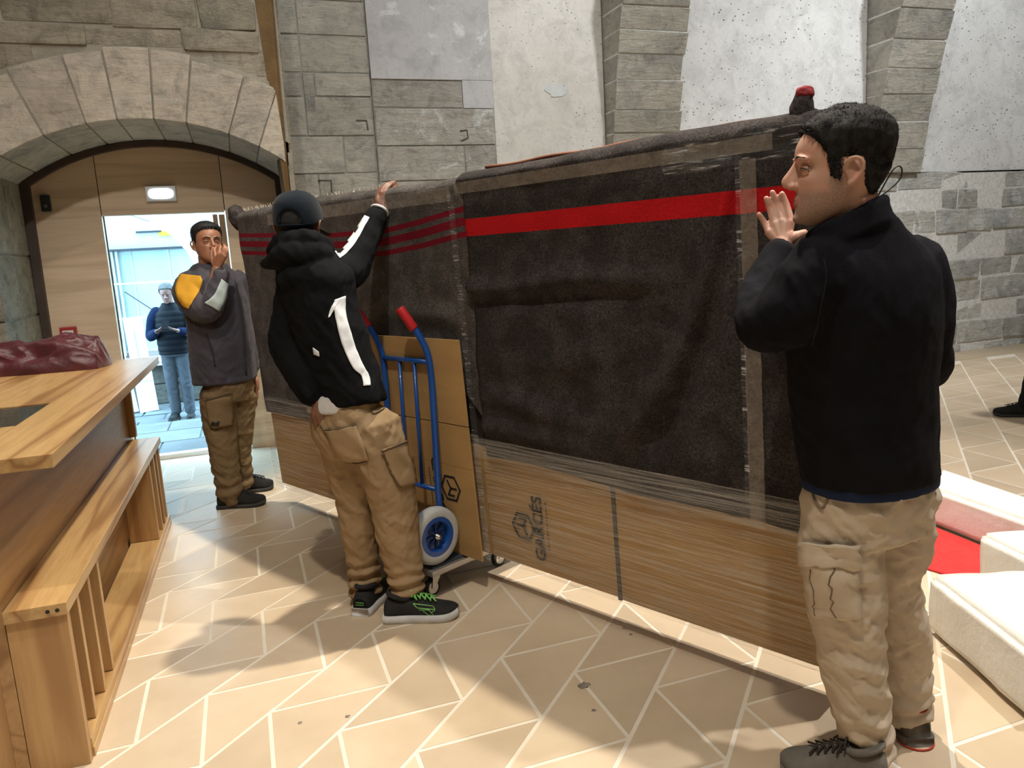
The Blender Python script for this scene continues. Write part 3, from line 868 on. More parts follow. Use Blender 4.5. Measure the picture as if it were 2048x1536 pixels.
# blankets: closed rounded sleeves with folds
def stripe_mat(name, c1, c2, red, bands):
    mt, nt, bs = _nt(name)
    bs.inputs['Roughness'].default_value = 0.95
    bs.inputs['Specular IOR Level'].default_value = 0.1
    tc = nt.nodes.new('ShaderNodeTexCoord')
    sx = nt.nodes.new('ShaderNodeSeparateXYZ'); nt.links.new(tc.outputs['UV'], sx.inputs[0])
    vec = _coords(nt)
    fz = _noise(nt, vec, 130, 3, 0.8)
    fl = _noise(nt, vec, 9, 4, 0.6)
    col = _ramp(nt, fz, [(0.34, c1), (0.62, c2), (0.80, tuple(x * 1.9 + 0.02 for x in c2))])
    col = _mix(nt, col, tuple(x * 0.7 for x in c1), _ramp(nt, fl, [(0.42, (0.5,) * 3), (0.6, (0, 0, 0))]))
    wob = nt.nodes.new('ShaderNodeMath'); wob.operation = 'MULTIPLY_ADD'; wob.inputs[1].default_value = 0.006
    nt.links.new(fz, wob.inputs[0]); nt.links.new(sx.outputs[1], wob.inputs[2])
    tot = None
    for (lo, hi) in bands:
        g1 = nt.nodes.new('ShaderNodeMath'); g1.operation = 'GREATER_THAN'; g1.inputs[1].default_value = lo + 0.003
        g2 = nt.nodes.new('ShaderNodeMath'); g2.operation = 'LESS_THAN'; g2.inputs[1].default_value = hi + 0.003
        mu = nt.nodes.new('ShaderNodeMath'); mu.operation = 'MULTIPLY'
        for g_ in (g1, g2):
            nt.links.new(wob.outputs[0], g_.inputs[0])
        nt.links.new(g1.outputs[0], mu.inputs[0]); nt.links.new(g2.outputs[0], mu.inputs[1])
        if tot is None:
            tot = mu.outputs[0]
        else:
            ad = nt.nodes.new('ShaderNodeMath'); ad.operation = 'ADD'
            nt.links.new(tot, ad.inputs[0]); nt.links.new(mu.outputs[0], ad.inputs[1]); tot = ad.outputs[0]
    redv = _ramp(nt, fz, [(0.3, tuple(x * 0.75 for x in red)), (0.7, red)])
    col = _mix(nt, col, redv, tot)
    nt.links.new(col, bs.inputs['Base Color'])
    _bump(nt, bs, fz, 0.6, 0.006)
    return mt
MT['blk1'] = stripe_mat('charcoal_blanket_one_red_band', (0.020, 0.017, 0.017), (0.070, 0.060, 0.058), (0.50, 0.012, 0.016), [(1.374, 1.440)])
MT['blk2'] = stripe_mat('grey_brown_blanket_three_bands', (0.048, 0.042, 0.040), (0.135, 0.120, 0.113), (0.19, 0.010, 0.022), [(0.974, 0.996), (1.018, 1.050), (1.070, 1.092)])
def gauss(x, c, s):
    return math.exp(-((x - c) / s) ** 2)
def blanket(name, x0, x1, vbot, vtop, mat, foldfn, vmap, extra=0.0, nb=150, nz=90):
    """rounded sleeve hanging over the panel; foldfn(u, v) = outward offset on the front"""
    t0, t1 = -0.012 - extra, PT + 0.012 + extra
    rad = 0.045
    loop = []
    for i in range(nb + 1):
        loop.append((x0 + rad + (x1 - x0 - 2 * rad) * i / nb, t0, 0, -1))
    for k in range(1, 7):
        a = math.pi / 2 * k / 7
        loop.append((x1 - rad + rad * math.sin(a), t0 + rad - rad * math.cos(a), math.sin(a), -math.cos(a)))
    for k in range(0, 7):
        a = math.pi / 2 * k / 6
        loop.append((x1 - rad + rad * math.cos(a), t1 - rad + rad * math.sin(a), math.cos(a), math.sin(a)))
    for i in range(1, 41):
        loop.append((x1 - rad - (x1 - x0 - 2 * rad) * i / 40, t1, 0, 1))
    for k in range(1, 7):
        a = math.pi / 2 * k / 6
        loop.append((x0 + rad - rad * math.sin(a), t1 - rad + rad * math.cos(a), -math.sin(a), math.cos(a)))
    for k in range(0, 6):
        a = math.pi / 2 * k / 6
        loop.append((x0 + rad - rad * math.cos(a), t0 + rad - rad * math.sin(a), -math.cos(a), -math.sin(a)))
    n = len(loop)
    tm = (t0 + t1) / 2
    vs, uvs = [], []
    for j in range(nz + 1):
        s_ = j / nz
        for (x_, y_, nx, ny) in loop:
            u_ = -x_
            vb = vbot(u_)
            vt = vtop(u_)
            rt = 0.045
            v_ = vb + (vt - rt - vb) * s_
            d = foldfn(u_, v_) if ny < 0 else 0.4 * foldfn(u_, v_)
            d += 0.004 * noise.noise(Vector((x_ * 7, y_ * 7, v_ * 5)))
            vs.append((x_ + nx * d, y_ + ny * d, v_))
            uvs.append((u_, v_ + vmap(u_)))
    for q in range(1, 7):                       # rounded top
        a = math.pi / 2 * q / 6
        for (x_, y_, nx, ny) in loop:
            u_ = -x_
            vt = vtop(u_)
            k = 1 - 0.62 * (1 - math.cos(a))
            d = foldfn(u_, vt) * (1 - q / 6) + 0.006 * noise.noise(Vector((x_ * 9, y_ * 5, 3)))
            xx = x_ + nx * d
            yy = tm + (y_ + ny * d - tm) * k
            vs.append((xx, yy, vt - 0.045 + 0.045 * math.sin(a) + 0.004 * noise.noise(Vector((x_ * 8, 0, 9)))))
            uvs.append((u_, vt + vmap(u_)))
    fs = []
    rows = nz + 7
    for j in range(rows - 1):
        for i in range(n):
            i2 = (i + 1) % n
            fs.append((j * n + i, j * n + i2, (j + 1) * n + i2, (j + 1) * n + i))
    fs.append(tuple((rows - 1) * n + i for i in range(n)))
    me = mesh(name, vs, fs)
    uvl = me.uv_layers.new(name='UVMap')
    idx = np.zeros(len(me.loops), dtype=np.int32)
    me.loops.foreach_get('vertex_index', idx)
    uvl.data.foreach_set('uv', np.array(uvs, dtype=np.float32)[idx].ravel())
    return link(name, me, mat, crate, True)
def fold1(u, v):
    d = 0.0
    d += 0.016 * gauss(v, 1.19 - 0.04 * (u - 0.9) + 0.012 * math.sin(u * 9), 0.035) * (1 / (1 + math.exp((0.55 - u) * 14)))
    d -= 0.012 * gauss(v, 1.135 - 0.03 * (u - 0.9), 0.03) * (1 / (1 + math.exp((0.6 - u) * 14)))
    # long swooping fold towards the lower right
    s_ = u - 0.30
    cv = 0.50 + 1.25 * math.exp(-((max(0, u - 0.20)) / 0.26)) * 0.9
    d += 0.026 * gauss(v, cv, 0.075) * gauss(u, 0.45, 0.30)
    d -= 0.022 * gauss(v, cv - 0.12, 0.07) * gauss(u, 0.52, 0.22)
    d += 0.020 * gauss(v, 0.70 + 0.03 * math.sin(u * 6), 0.05) * gauss(u, 1.1, 0.25)
    d += 0.018 * gauss(v, 0.60, 0.04) * gauss(u, 1.2, 0.3)
    d += 0.012 * gauss(v, 0.92 - 0.1 * (u - 0.8), 0.06) * gauss(u, 0.95, 0.35)
    d += 0.012 * gauss(u, 0.27, 0.03) * gauss(v, 0.9, 0.5)
    d += 0.010 * noise.noise(Vector((u * 2.5, v * 3.5, 1.7))) + 0.006 * noise.noise(Vector((u * 6, v * 9, 4.2)))
    d += 0.012 * gauss(v, 1.60, 0.05)
    d -= 0.008 * gauss(v, 1.545, 0.04)
    return d * 1.5
def fold2(u, v):
    d = 0.012 * noise.noise(Vector((u * 2.2, v * 3.0, 7.1))) + 0.006 * noise.noise(Vector((u * 5, v * 8, 2.2)))
    d += 0.014 * gauss(v, 1.06 + 0.03 * (u - 1.7), 0.04) * gauss(u, 1.65, 0.3)
    d += 0.016 * gauss(u + 0.5 * (v - 1.0), 3.05, 0.05) * gauss(v, 0.85, 0.3)
    d -= 0.012 * gauss(u + 0.5 * (v - 1.0), 2.93, 0.05) * gauss(v, 0.85, 0.3)
    d += 0.016 * gauss(u - 0.6 * (v - 1.0), 2.25, 0.05) * gauss(v, 1.05, 0.2)
    d += 0.008 * gauss(v, 1.60, 0.05)
    return d
# stripe heights of the far blanket as it sags: (u, height of middle band)
SAG = [(1.30, 1.445), (1.42, 1.431), (1.66, 1.402), (1.95, 1.379), (2.35, 1.385), (2.8, 1.41), (3.3, 1.437)]
def sag(u):
    return float(np.interp(u, [s[0] for s in SAG], [s[1] for s in SAG]))
blanket('far_blanket', -PL - 0.03, -1.385, lambda u: 0.46 + 0.44 * gauss(u, 1.75, 0.35), lambda u: 1.615 + 0.01 * math.sin(u * 3), MT['blk2'], fold2, lambda u: 1.034 - sag(u), nb=120)
blanket('near_blanket', -1.42, 0.005, lambda u: 0.435 + 0.03 * u + 0.008 * math.sin(u * 7), lambda u: 1.625 + 0.008 * math.sin(u * 4), MT['blk1'], fold1, lambda u: 0.0, extra=0.012)
for ch in crate.children:
    if ch.name.startswith('far_blanket'):
        ch['label'] = 'grey-brown wool blanket with three thin dark red bands'
    if ch.name.startswith('near_blanket'):
        ch['label'] = 'charcoal wool blanket with one broad bright red band'
# blanket ears at the two top corners
def blob(name, c, rx, ry, rz_, mat, tilt=0.0, seed=0):
    bm = bmesh.new()
    bmesh.ops.create_icosphere(bm, subdivisions=4, radius=1)
    for v in bm.verts:
        d = 1 + 0.16 * noise.noise(v.co * 2.2 + Vector((seed, 0, 0)))
        p = Vector((v.co.x * rx * d, v.co.y * ry * d, v.co.z * rz_ * d))
        p.x += tilt * p.z
        v.co = p + Vector(c)
    me = bpy.data.meshes.new(name); bm.to_mesh(me); bm.free()
    return link(name, me, mat, crate, True)
blob('blanket_ear', (-0.058, 0.03, 1.625), 0.030, 0.035, 0.062, MT['blk1'], 0.10, 1)
blob('ear_lining', (-0.050, 0.03, 1.672), 0.024, 0.028, 0.020, M('red_lining', (0.20, 0.015, 0.02), None, 0.9), 0, 2)
blob('blanket_ear', (-0.022, 0.06, 1.56), 0.030, 0.045, 0.07, MT['blk1'], -0.25, 5)
blob('blanket_ear', (-PL - 0.045, 0.02, 1.585), 0.05, 0.05, 0.07, MT['blk1'], -0.2, 3)
# rust-coloured seam along the back of the top edge
MB().tube([(-0.2 - 1.15 * i / 20, 0.085, 1.628 + 0.003 * math.sin(i)) for i in range(21)], 0.007, 6).build('rust_seam', M('rust_wool', (0.22, 0.09, 0.05), None, 0.95), crate, True)
# frayed edge of the far blanket's top
mb = MB()
for i in range(150):
    x_ = -1.9 - 1.35 * random.random()
    z_ = 1.612
    mb.tube([(x_, 0.02, z_), (x_ + random.uniform(-0.012, 0.012), 0.02 + random.uniform(-0.01, 0.01), z_ + random.uniform(0.008, 0.022))], 0.0013, 3)
fr = mb.build('frayed_edge', M('pale_yarn', (0.42, 0.38, 0.33), None, 0.9), crate)
fr['kind'] = 'stuff'
# stretch film and tape
MT['film'] = film_mat('stretch_film', 0.44, 0.70, (0.35, 1, 24), amt=0.50, base=0.04)
MT['film_dark'] = film_mat('stretch_film_band', 0.42, 0.66, (0.3, 1, 26), tint=(0.55, 0.52, 0.48), amt=0.55, base=0.10)
MT['tape'] = film_mat('clear_tape', 0.35, 0.7, (4, 1, 4), tint=(0.42, 0.36, 0.30), amt=0.42, base=0.22)
MT['film_glint'] = film_mat('crinkled_film', 0.55, 0.70, (1.4, 1, 16), tint=(0.7, 0.72, 0.75), amt=0.65, rough=0.08, base=0.035)
def sheet(name, x0, x1, zb, zt, y, mat, nx=60, nz=10, amp=0.004, ph=0.0):
    vs, fs, = [], []
    for j in range(nz + 1):
        for i in range(nx + 1):
            x_ = x0 + (x1 - x0) * i / nx
            b, t_ = (zb(-x_) if callable(zb) else zb), (zt(-x_) if callable(zt) else zt)
            z_ = b + (t_ - b) * j / nz
            vs.append((x_, y + amp * noise.noise(Vector((x_ * 6 + ph, z_ * 22, ph))), z_))
    w_ = nx + 1
    for j in range(nz):
        for i in range(nx):
            a = j * w_ + i
            fs.append((a, a + 1, a + w_ + 1, a + w_))
    return link(name, mesh(name, vs, fs), mat, crate, True)
FY = -0.046
sheet('stretch_film', -1.44, 0.03, lambda u: -0.005, lambda u: 0.47 + 0.01 * u, FY + 0.036, MT['film'], amp=0.005)
sheet('stretch_film', -1.44, 0.03, lambda u: 0.43 + 0.03 * u, lambda u: 0.55 + 0.008 * u, FY - 0.006, MT['film_dark'], amp=0.003, ph=2.0)
sheet('stretch_film', -PL - 0.02, -1.44, 0.0, 0.56, FY + 0.022, MT['film'], amp=0.006, ph=5.0)
sheet('tape', -1.39, -0.10, lambda u: 1.535, lambda u: 1.578, FY - 0.012, MT['tape'], amp=0.002, ph=3.0)
sheet('tape', -2.9, -1.44, lambda u: 1.515, lambda u: 1.57, FY + 0.008, MT['tape'], amp=0.002, ph=4.0)
sheet('tape', -1.432, -1.398, lambda u: 0.0, lambda u: 1.60, FY - 0.016, MT['film_glint'], nx=6, nz=90, amp=0.006, ph=6.0)
sheet('tape', -0.20, -0.150, lambda u: 0.44, lambda u: 1.52, FY - 0.010, MT['tape'], nx=8, nz=60, amp=0.004, ph=7.0)
sheet('tape', -0.212, -0.196, lambda u: 0.50, lambda u: 1.52, FY - 0.013, MT['film_glint'], nx=4, nz=60, amp=0.004, ph=8.0)
sheet('crinkled_film', -0.44, -0.005, lambda u: 1.50 + 0.03 * (0.45 - u), lambda u: 1.585 + 0.02 * (0.45 - u), FY - 0.018, MT['film_glint'], nx=60, nz=24, amp=0.012, ph=9.0)
sheet('tape', -2.45, -2.40, 0.5, 1.6, FY + 0.006, MT['film_glint'], nx=5, nz=60, amp=0.005, ph=10.0)
# printed maker's mark on the cardboard, reading upwards
MT['ink'] = M('black_ink', (0.018, 0.016, 0.015), (0.03, 0.027, 0.025), 0.7, 20)
def text_mesh(name, s, size, bold=0.0):
    cu = bpy.data.curves.new(name, 'FONT')
    cu.body = s
    cu.size = size
    cu.offset = bold
    cu.extrude = 0.0004
    ob = bpy.data.objects.new(name, cu)
    COL.objects.link(ob)
    dg = bpy.context.evaluated_depsgraph_get()
    me = bpy.data.meshes.new_from_object(ob.evaluated_get(dg))
    bpy.data.objects.remove(ob)
    return me
def maker_mark(parent, x0, z0, y, k=1.0, flip=None):
    F = Matrix.Identity(4)
    if flip:
        F = Matrix.Translation((flip[0], 0, flip[1])) @ Matrix.Rotation(math.pi, 4, 'Y') @ Matrix.Translation((-flip[0], 0, -flip[1]))
    _maker_mark(parent, x0, z0, y, k, F)
def _maker_mark(parent, x0, z0, y, k, F):
    """text runs up (+z), letter tops point to -x"""
    rot = Matrix(((0, -1, 0), (0, 0, -1), (1, 0, 0))).to_4x4()
    for s_, size, dx, bold in (('GARCÉS', 0.078 * k, 0.0, 0.0016),):
        me = text_mesh('printed_name', s_, size, bold)
        me.transform(F @ Matrix.Translation((x0 + dx, y, z0)) @ rot)
        o = link('printed_name', me, MT['ink'], parent)
    # faint illegible small print, then the hexagonal emblem left of the lettering
    mb = MB()
    zq = z0 + 0.06 * k
    while zq < z0 + 0.27 * k:
        w_ = random.uniform(0.006, 0.012) * k
        mb.add([(x0 + 0.022 * k, y, zq), (x0 + 0.028 * k, y, zq), (x0 + 0.028 * k, y, zq + w_), (x0 + 0.022 * k, y, zq + w_)], [(0, 1, 2, 3)])
        zq += w_ + 0.006 * k
    mb.v = [F @ Vector(v) for v in mb.v]
    mb.build('small_print', MT['ink'], parent)['kind'] = 'stuff'
    mb = MB()
    hx, hz, R_ = x0 - 0.115 * k, z0 + 0.135 * k, 0.062 * k
    P = lambda a, r: (hx + r * math.cos(a), y, hz + r * math.sin(a))
    def bar(p, q, w=0.011 * k):
        p, q = Vector(p), Vector(q)
        d = (q - p).normalized()
        nrm = Vector((0, -1, 0)).cross(d) * w / 2
        e = d * w * 0.35
        mb.add([p - e - nrm, q + e - nrm, q + e + nrm, p - e + nrm], [(0, 1, 2, 3)])
    for i in range(6):
        bar(P(math.pi / 3 * i, R_), P(math.pi / 3 * (i + 1), R_))
    bar(P(math.pi / 3 * 1, R_ * 0.62), P(0, 0.0)); bar(P(0, 0.0), P(math.pi / 3 * 5, R_ * 0.62)); bar(P(0, 0.0), P(math.pi, R_ * 0.6))
    bar(P(math.pi / 3 * 1, R_ * 0.62), P(math.pi / 3 * 2, R_ * 0.62))
    mb.v = [F @ Vector(v) for v in mb.v]
    mb.build('printed_emblem', MT['ink'], parent)
maker_mark(crate, -1.135, 0.055, -0.0005, 0.98)

# ---- loose cardboard sheet leaning on the panel
t = tag(empty('cardboard_sheet', PB), 'tall loose cardboard sheet standing between the blue hand truck and the panel', 'cardboard')
t.rotation_euler = (LEAN, 0, PRZ)
for z0, z1 in ((0.002, 0.60), (0.604, 0.968)):
    MB().box(-2.17, -1.452, -0.066, -0.058, z0, z1).build('sheet_panel', MT['card'], t, bevel=0.001)
MB().box(-2.17, -1.452, -0.0664, -0.0575, 0.415, 0.4165).build('fold_line', M('card_crease', (0.30, 0.17, 0.07)), t)
maker_mark(t, -1.72, 0.18, -0.0672, 0.98, flip=(-1.72, 0.31))

# ================================================================== dolly
t = tag(empty('platform_dolly', (PB.x, PB.y, 0), PRZ), 'low four-castor platform dolly with dark mat under the panel', 'dolly')
MT['alu'] = M('scuffed_aluminium', (0.55, 0.54, 0.52), (0.42, 0.41, 0.40), 0.4, 12, metal=0.8)
MT['mat'] = M('dark_ribbed_mat', (0.035, 0.045, 0.06), (0.05, 0.06, 0.08), 0.9, 25, bump=0.3, bscale=80)
dx0, dx1, dy0, dy1 = -2.23, -1.56, -0.255, 0.29
MB().box(dx0, dx1, dy0, dy1, 0.112, 0.138).build('edge_frame', MT['alu'], t, bevel=0.006)
MB().box(dx0 + 0.02, dx1 - 0.02, dy0 + 0.02, dy1 - 0.02, 0.136, 0.1475).build('mat', MT['mat'], t, bevel=0.003)
MT['rubber'] = M('black_rubber', (0.02, 0.02, 0.021), None, 0.7, 9)
MT['chrome'] = M('chrome', (0.7, 0.7, 0.7), None, 0.22, 4, metal=1.0)
for (cx, cy) in ((dx1 - 0.065, dy0 + 0.07), (dx1 - 0.065, dy1 - 0.07), (dx0 + 0.065, dy0 + 0.07), (dx0 + 0.065, dy1 - 0.07)):
    c = MB().box(cx - 0.03, cx + 0.03, cy - 0.028, cy + 0.028, 0.106, 0.112)
    c.add([(cx + sx * 0.018, cy + a, zz_) for sx in (-1, -0.75) for (a, zz_) in ((-0.030, 0.107), (0.020, 0.107), (-0.024, 0.034), (-0.040, 0.040))], [(0, 1, 2, 3), (4, 7, 6, 5), (0, 4, 5, 1), (1, 5, 6, 2), (2, 6, 7, 3), (3, 7, 4, 0)])
    c.add([(cx + sx * 0.018, cy + a, zz_) for sx in (1, 0.75) for (a, zz_) in ((-0.030, 0.107), (0.020, 0.107), (-0.024, 0.034), (-0.040, 0.040))], [(0, 1, 2, 3), (4, 7, 6, 5), (0, 4, 5, 1), (1, 5, 6, 2), (2, 6, 7, 3), (3, 7, 4, 0)])
    c_ = c.build('castor', MT['chrome'], t)
    MB().lathe([(0.012, -0.011), (0.034, -0.012), (0.04, -0.008), (0.04, 0.008), (0.034, 0.012), (0.012, 0.011)], (cx, cy - 0.03, 0.04), (1, 0, 0), 24).build('wheel', MT['rubber'], c_, True)
    MB().lathe([(0.0, -0.0135), (0.026, -0.0135), (0.028, -0.011), (0.028, 0.011), (0.026, 0.0135), (0.0, 0.0135)], (cx, cy - 0.03, 0.04), (1, 0, 0), 20).build('hub', MT['chrome'], c_)

# ================================================================== blue hand truck
t = tag(empty('hand_truck', (PB.x, PB.y, 0.148), PRZ), 'blue tubular hand truck with red grips standing on the dolly', 'hand truck')
MT['blue'] = M('blue_enamel', (0.010, 0.085, 0.36), (0.008, 0.065, 0.30), 0.35, 6, coat=0.3)
MT['redgrip'] = M('red_rubber_grip', (0.55, 0.02, 0.025), (0.45, 0.015, 0.02), 0.55, 8)
MT['tyre'] = M('pale_grey_tyre', (0.50, 0.52, 0.53), (0.42, 0.44, 0.46), 0.7, 8, bump=0.1)
Z0 = 0.148
def smooth_path(pts, n=8):
    out = []
    P_ = [Vector(p) for p in pts]
    for i in range(len(P_) - 1):
        p0, p1, p2, p3 = P_[max(i - 1, 0)], P_[i], P_[i + 1], P_[min(i + 2, len(P_) - 1)]
        for k in range(n):
            s_ = k / n
            out.append(0.5 * ((2 * p1) + (p2 - p0) * s_ + (2 * p0 - 5 * p1 + 4 * p2 - p3) * s_ ** 2 + (3 * p1 - p0 - 3 * p2 + p3) * s_ ** 3))
    out.append(P_[-1])
    return out
def rail(du):
    return [(-1.635 + du, -0.130, 0.125), (-1.637 + du, -0.130, 0.30), (-1.638 + du, -0.122, 0.60), (-1.640 + du, -0.118, 0.80), (-1.645 + du, -0.125, 0.90), (-1.665 + du, -0.150, 0.985), (-1.700 + du, -0.185, 1.065), (-1.715 + du, -0.20, 1.10)]
for du in (0.0, -0.335):
    r_ = MB().tube(smooth_path(rail(du), 6), 0.0145, 12).build('side_rail', MT['blue'], t, True)
    e = [(-1.675 + du, -0.160, 1.008), (-1.715 + du, -0.200, 1.10)]
    MB().tube([e[0], (-1.678 + du, -0.163, 1.013), (-1.712 + du, -0.197, 1.093), e[1]], [0.018, 0.0205, 0.0205, 0.018], 14).build('grip', MT['redgrip'], r_, True)
    MB().lathe([(0.0, 0.0), (0.008, 0.0)], (-1.7152 + du, -0.2003, 1.1005), (-0.04, -0.04, 0.092), 10).build('grip_hole', MT['blk'], r_)
for z_, y_ in ((0.865, -0.121), (0.305, -0.130), (0.16, -0.130)):
    MB().tube([(-1.64, y_, z_), (-1.975, y_, z_)], 0.011, 10).build('cross_bar', MT['blue'], t, True)
for du in (-0.11, -0.215):
    MB().tube([(-1.637 + du, -0.121, 0.865), (-1.637 + du, -0.130, 0.305)], 0.0085, 10).build('inner_bar', MT['blue'], t, True)
MB().box(-1.98, -1.62, -0.128, -0.075, 0.0, 0.006).build('toe_plate', MT['blue'], t, bevel=0.002)
MB().tube([(-1.56, -0.20, 0.128), (-2.06, -0.20, 0.128)], 0.009, 10).build('axle', MT['chrome'], t, True)
for wx, sx in ((-1.60, 1), (-2.015, -1)):
    w_ = MB().lathe([(0.086, -0.026), (0.108, -0.030), (0.123, -0.020), (0.127, 0.0), (0.123, 0.020), (0.108, 0.030), (0.086, 0.026)], (wx, -0.20, 0.128), (1, 0, 0), 40).build('tyre', MT['tyre'], t, True)
    rim = MB().lathe([(0.062, 0.016), (0.066, 0.026), (0.086, 0.027), (0.088, 0.0), (0.086, -0.027), (0.066, -0.026), (0.062, -0.016), (0.062, 0.016)], (wx, -0.20, 0.128), (1, 0, 0), 36)
    rim.lathe([(0.0, -0.005), (0.064, -0.005), (0.064, 0.005), (0.0, 0.005)], (wx, -0.20, 0.128), (1, 0, 0), 36)
    rim.build('rim', MT['blue'], w_, False)
    sp = MB()
    for k in range(8):
        a = 2 * math.pi * k / 8
        d = Vector((0, math.cos(a), math.sin(a)))
        b_ = Vector((0, -math.sin(a), math.cos(a)))
        c0 = Vector((wx, -0.20, 0.128))
        for sgn in (1, -1):
            q = [c0 + d * 0.018 + b_ * 0.004 + Vector((sgn * 0.018, 0, 0)), c0 + d * 0.064 + b_ * 0.010 + Vector((sgn * 0.010, 0, 0)), c0 + d * 0.064 - b_ * 0.002 + Vector((sgn * 0.010, 0, 0)), c0 + d * 0.018 - b_ * 0.004 + Vector((sgn * 0.018, 0, 0))]
            sp.add(q + [p - Vector((sgn * 0.012, 0, 0)) for p in q], [(0, 1, 2, 3), (4, 7, 6, 5), (0, 4, 5, 1), (1, 5, 6, 2), (2, 6, 7, 3), (3, 7, 4, 0)])
    sp.build('spokes', M('navy_spokes', (0.008, 0.03, 0.10), None, 0.5), w_)
    MB().lathe([(0.0, sx * 0.03), (0.012, sx * 0.03), (0.014, sx * 0.02), (0.02, 0.0)], (wx, -0.20, 0.128), (1, 0, 0), 16).build('hub', MT['chrome'], w_, True)

# ================================================================== white blocks and red carpet at the right
MT['blockw'] = M('whitewashed_stone', (0.74, 0.73, 0.70), (0.66, 0.64, 0.60), 0.9, 3.5, bump=0.5, bscale=18, bdist=0.01)
MT['carpet'] = M('red_carpet', (0.62, 0.035, 0.03), (0.52, 0.025, 0.025), 0.95, 30, bump=0.4, bscale=150, bdist=0.004)
def block(name, corners, z, lab, tint=None):
    """corners: four floor points, bevelled block with slightly uneven faces"""
    cx = sum(c[0] for c in corners) / 4
    cy = sum(c[1] for c in corners) / 4
    bm = bmesh.new()
    b = [bm.verts.new((c[0] - cx, c[1] - cy, 0.003)) for c in corners]
    t_ = [bm.verts.new((c[0] - cx, c[1] - cy, z)) for c in corners]
    bm.faces.new(b[::-1]); bm.faces.new(t_)
    for i in range(4):
        j = (i + 1) % 4
        bm.faces.new((b[i], b[j], t_[j], t_[i]))
    bmesh.ops.recalc_face_normals(bm, faces=bm.faces)
    bmesh.ops.bevel(bm, geom=list(bm.edges), offset=0.022, segments=3, affect='EDGES')
    bmesh.ops.subdivide_edges(bm, edges=[e for e in bm.edges if e.calc_length() > 0.12], cuts=10, use_grid_fill=True)
    bm.normal_update()
    for v in bm.verts:
        if v.co.z > 0.01:
            v.co += v.normal * 0.005 * noise.noise(Vector(v.co) * 9 + Vector((z * 50, 0, 0)))
    me = bpy.data.meshes.new(name); bm.to_mesh(me); bm.free()
    o = link(name, me, MT['blockw'], None, True)
    o.location = (cx, cy, 0)
    tag(o, lab, 'stone block', 'white stone blocks')
    return o
block('stone_block', [(2.235, 2.0), (2.03, 1.42), (2.50, 1.22), (2.58, 1.86)], 0.225, 'nearest of the three white stone blocks, in the lower right corner')
block('stone_block', [(2.72, 2.20), (2.64, 1.84), (3.2, 1.6), (3.35, 2.02)], 0.225, 'white stone block in the middle, touching the end of the red carpet')
block('stone_block', [(3.10, 2.80), (3.06, 2.16), (3.32, 2.30), (3.40, 2.98)], 0.20, 'farthest white stone block, behind the red carpet')
bm_ = MB().add([(2.60, 2.62, 0.0025), (2.70, 2.22, 0.0025), (3.05, 2.20, 0.0025), (3.09, 2.82, 0.0025), (2.95, 2.95, 0.0025), (2.60, 2.62, 0.009), (2.70, 2.22, 0.009), (3.05, 2.20, 0.009), (3.09, 2.82, 0.009), (2.95, 2.95, 0.009)],
    [(5, 6, 7, 8, 9), (4, 3, 2, 1, 0), (0, 1, 6, 5), (1, 2, 7, 6), (2, 3, 8, 7), (3, 4, 9, 8), (4, 0, 5, 9)])
tag(bm_.build('red_carpet', MT['carpet']), 'bright red carpet piece on the floor between the white blocks', 'carpet')

# crumbs of mortar on the floor
MT['crumb'] = M('mortar_crumb', (0.16, 0.14, 0.12), (0.28, 0.25, 0.21), 0.95, 60)
for (px, py, r_, lab) in ((1168, 1371, 0.016, 'largest dark crumb of debris on the floor in front of the panel'), (1188, 1421, 0.006, 'small dark crumb just below the largest one'), (600, 1446, 0.006, 'small brown crumb on the floor left of centre'), (695, 1433, 0.007, 'elongated crumb lying in a floor joint'), (1262, 1269, 0.006, 'pale crumb at the edge of the panel shadow')):
    p = onfloor(px, py)
    bm = bmesh.new()
    bmesh.ops.create_icosphere(bm, subdivisions=2, radius=1)
    for v in bm.verts:
        d = 1 + 0.7 * noise.noise(v.co * 1.9 + Vector((px, 0, 0)))
        v.co = Vector((v.co.x * r_ * d * 1.2, v.co.y * r_ * d, max(-0.02 * r_, v.co.z * r_ * 0.45 * d)))
    me = bpy.data.meshes.new('debris_crumb'); bm.to_mesh(me); bm.free()
    o = link('debris_crumb', me, MT['crumb'])
    o.location = (p.x, p.y, 0.0005)
    tag(o, lab, 'debris', 'crumbs of debris')

# ================================================================== PEOPLE
from mathutils.bvhtree import BVHTree
RH = Vector((math.cos(_y), -math.sin(_y), 0))       # camera right, level
Zv = Vector((0, 0, 1))
def yawvec(deg):
    """level direction, degrees clockwise from straight away from the camera"""
    a = math.radians(deg)
    return FH * math.cos(a) + RH * math.sin(a)
def cr(vals, n):
    """catmull-rom through a list of equal-length tuples"""
    A = [np.array(v, float) for v in vals]
    out = []
    for i in range(len(A) - 1):
        p0, p1, p2, p3 = A[max(i - 1, 0)], A[i], A[i + 1], A[min(i + 2, len(A) - 1)]
        for k in range(n):
            s = k / n
            out.append(0.5 * (2 * p1 + (p2 - p0) * s + (2 * p0 - 5 * p1 + 4 * p2 - p3) * s * s + (3 * p1 - p0 - 3 * p2 + p3) * s ** 3))
    out.append(A[-1])
    return out
def limb(mb, pts, n=6, seg=16):
    """pts: (Vector, radius)"""
    v = cr([(*p, r) for p, r in pts], n)
    P = [Vector(a[:3]) for a in v]
    R = [max(0.002, float(a[3])) for a in v]
    # rounded ends
    t0 = (P[0] - P[1]).normalized(); t1 = (P[-1] - P[-2]).normalized()
    P = [P[0] + t0 * R[0] * 0.55] + P + [P[-1] + t1 * R[-1] * 0.55]
    R = [R[0] * 0.6] + R + [R[-1] * 0.6]
    mb.tube(P, R, seg)
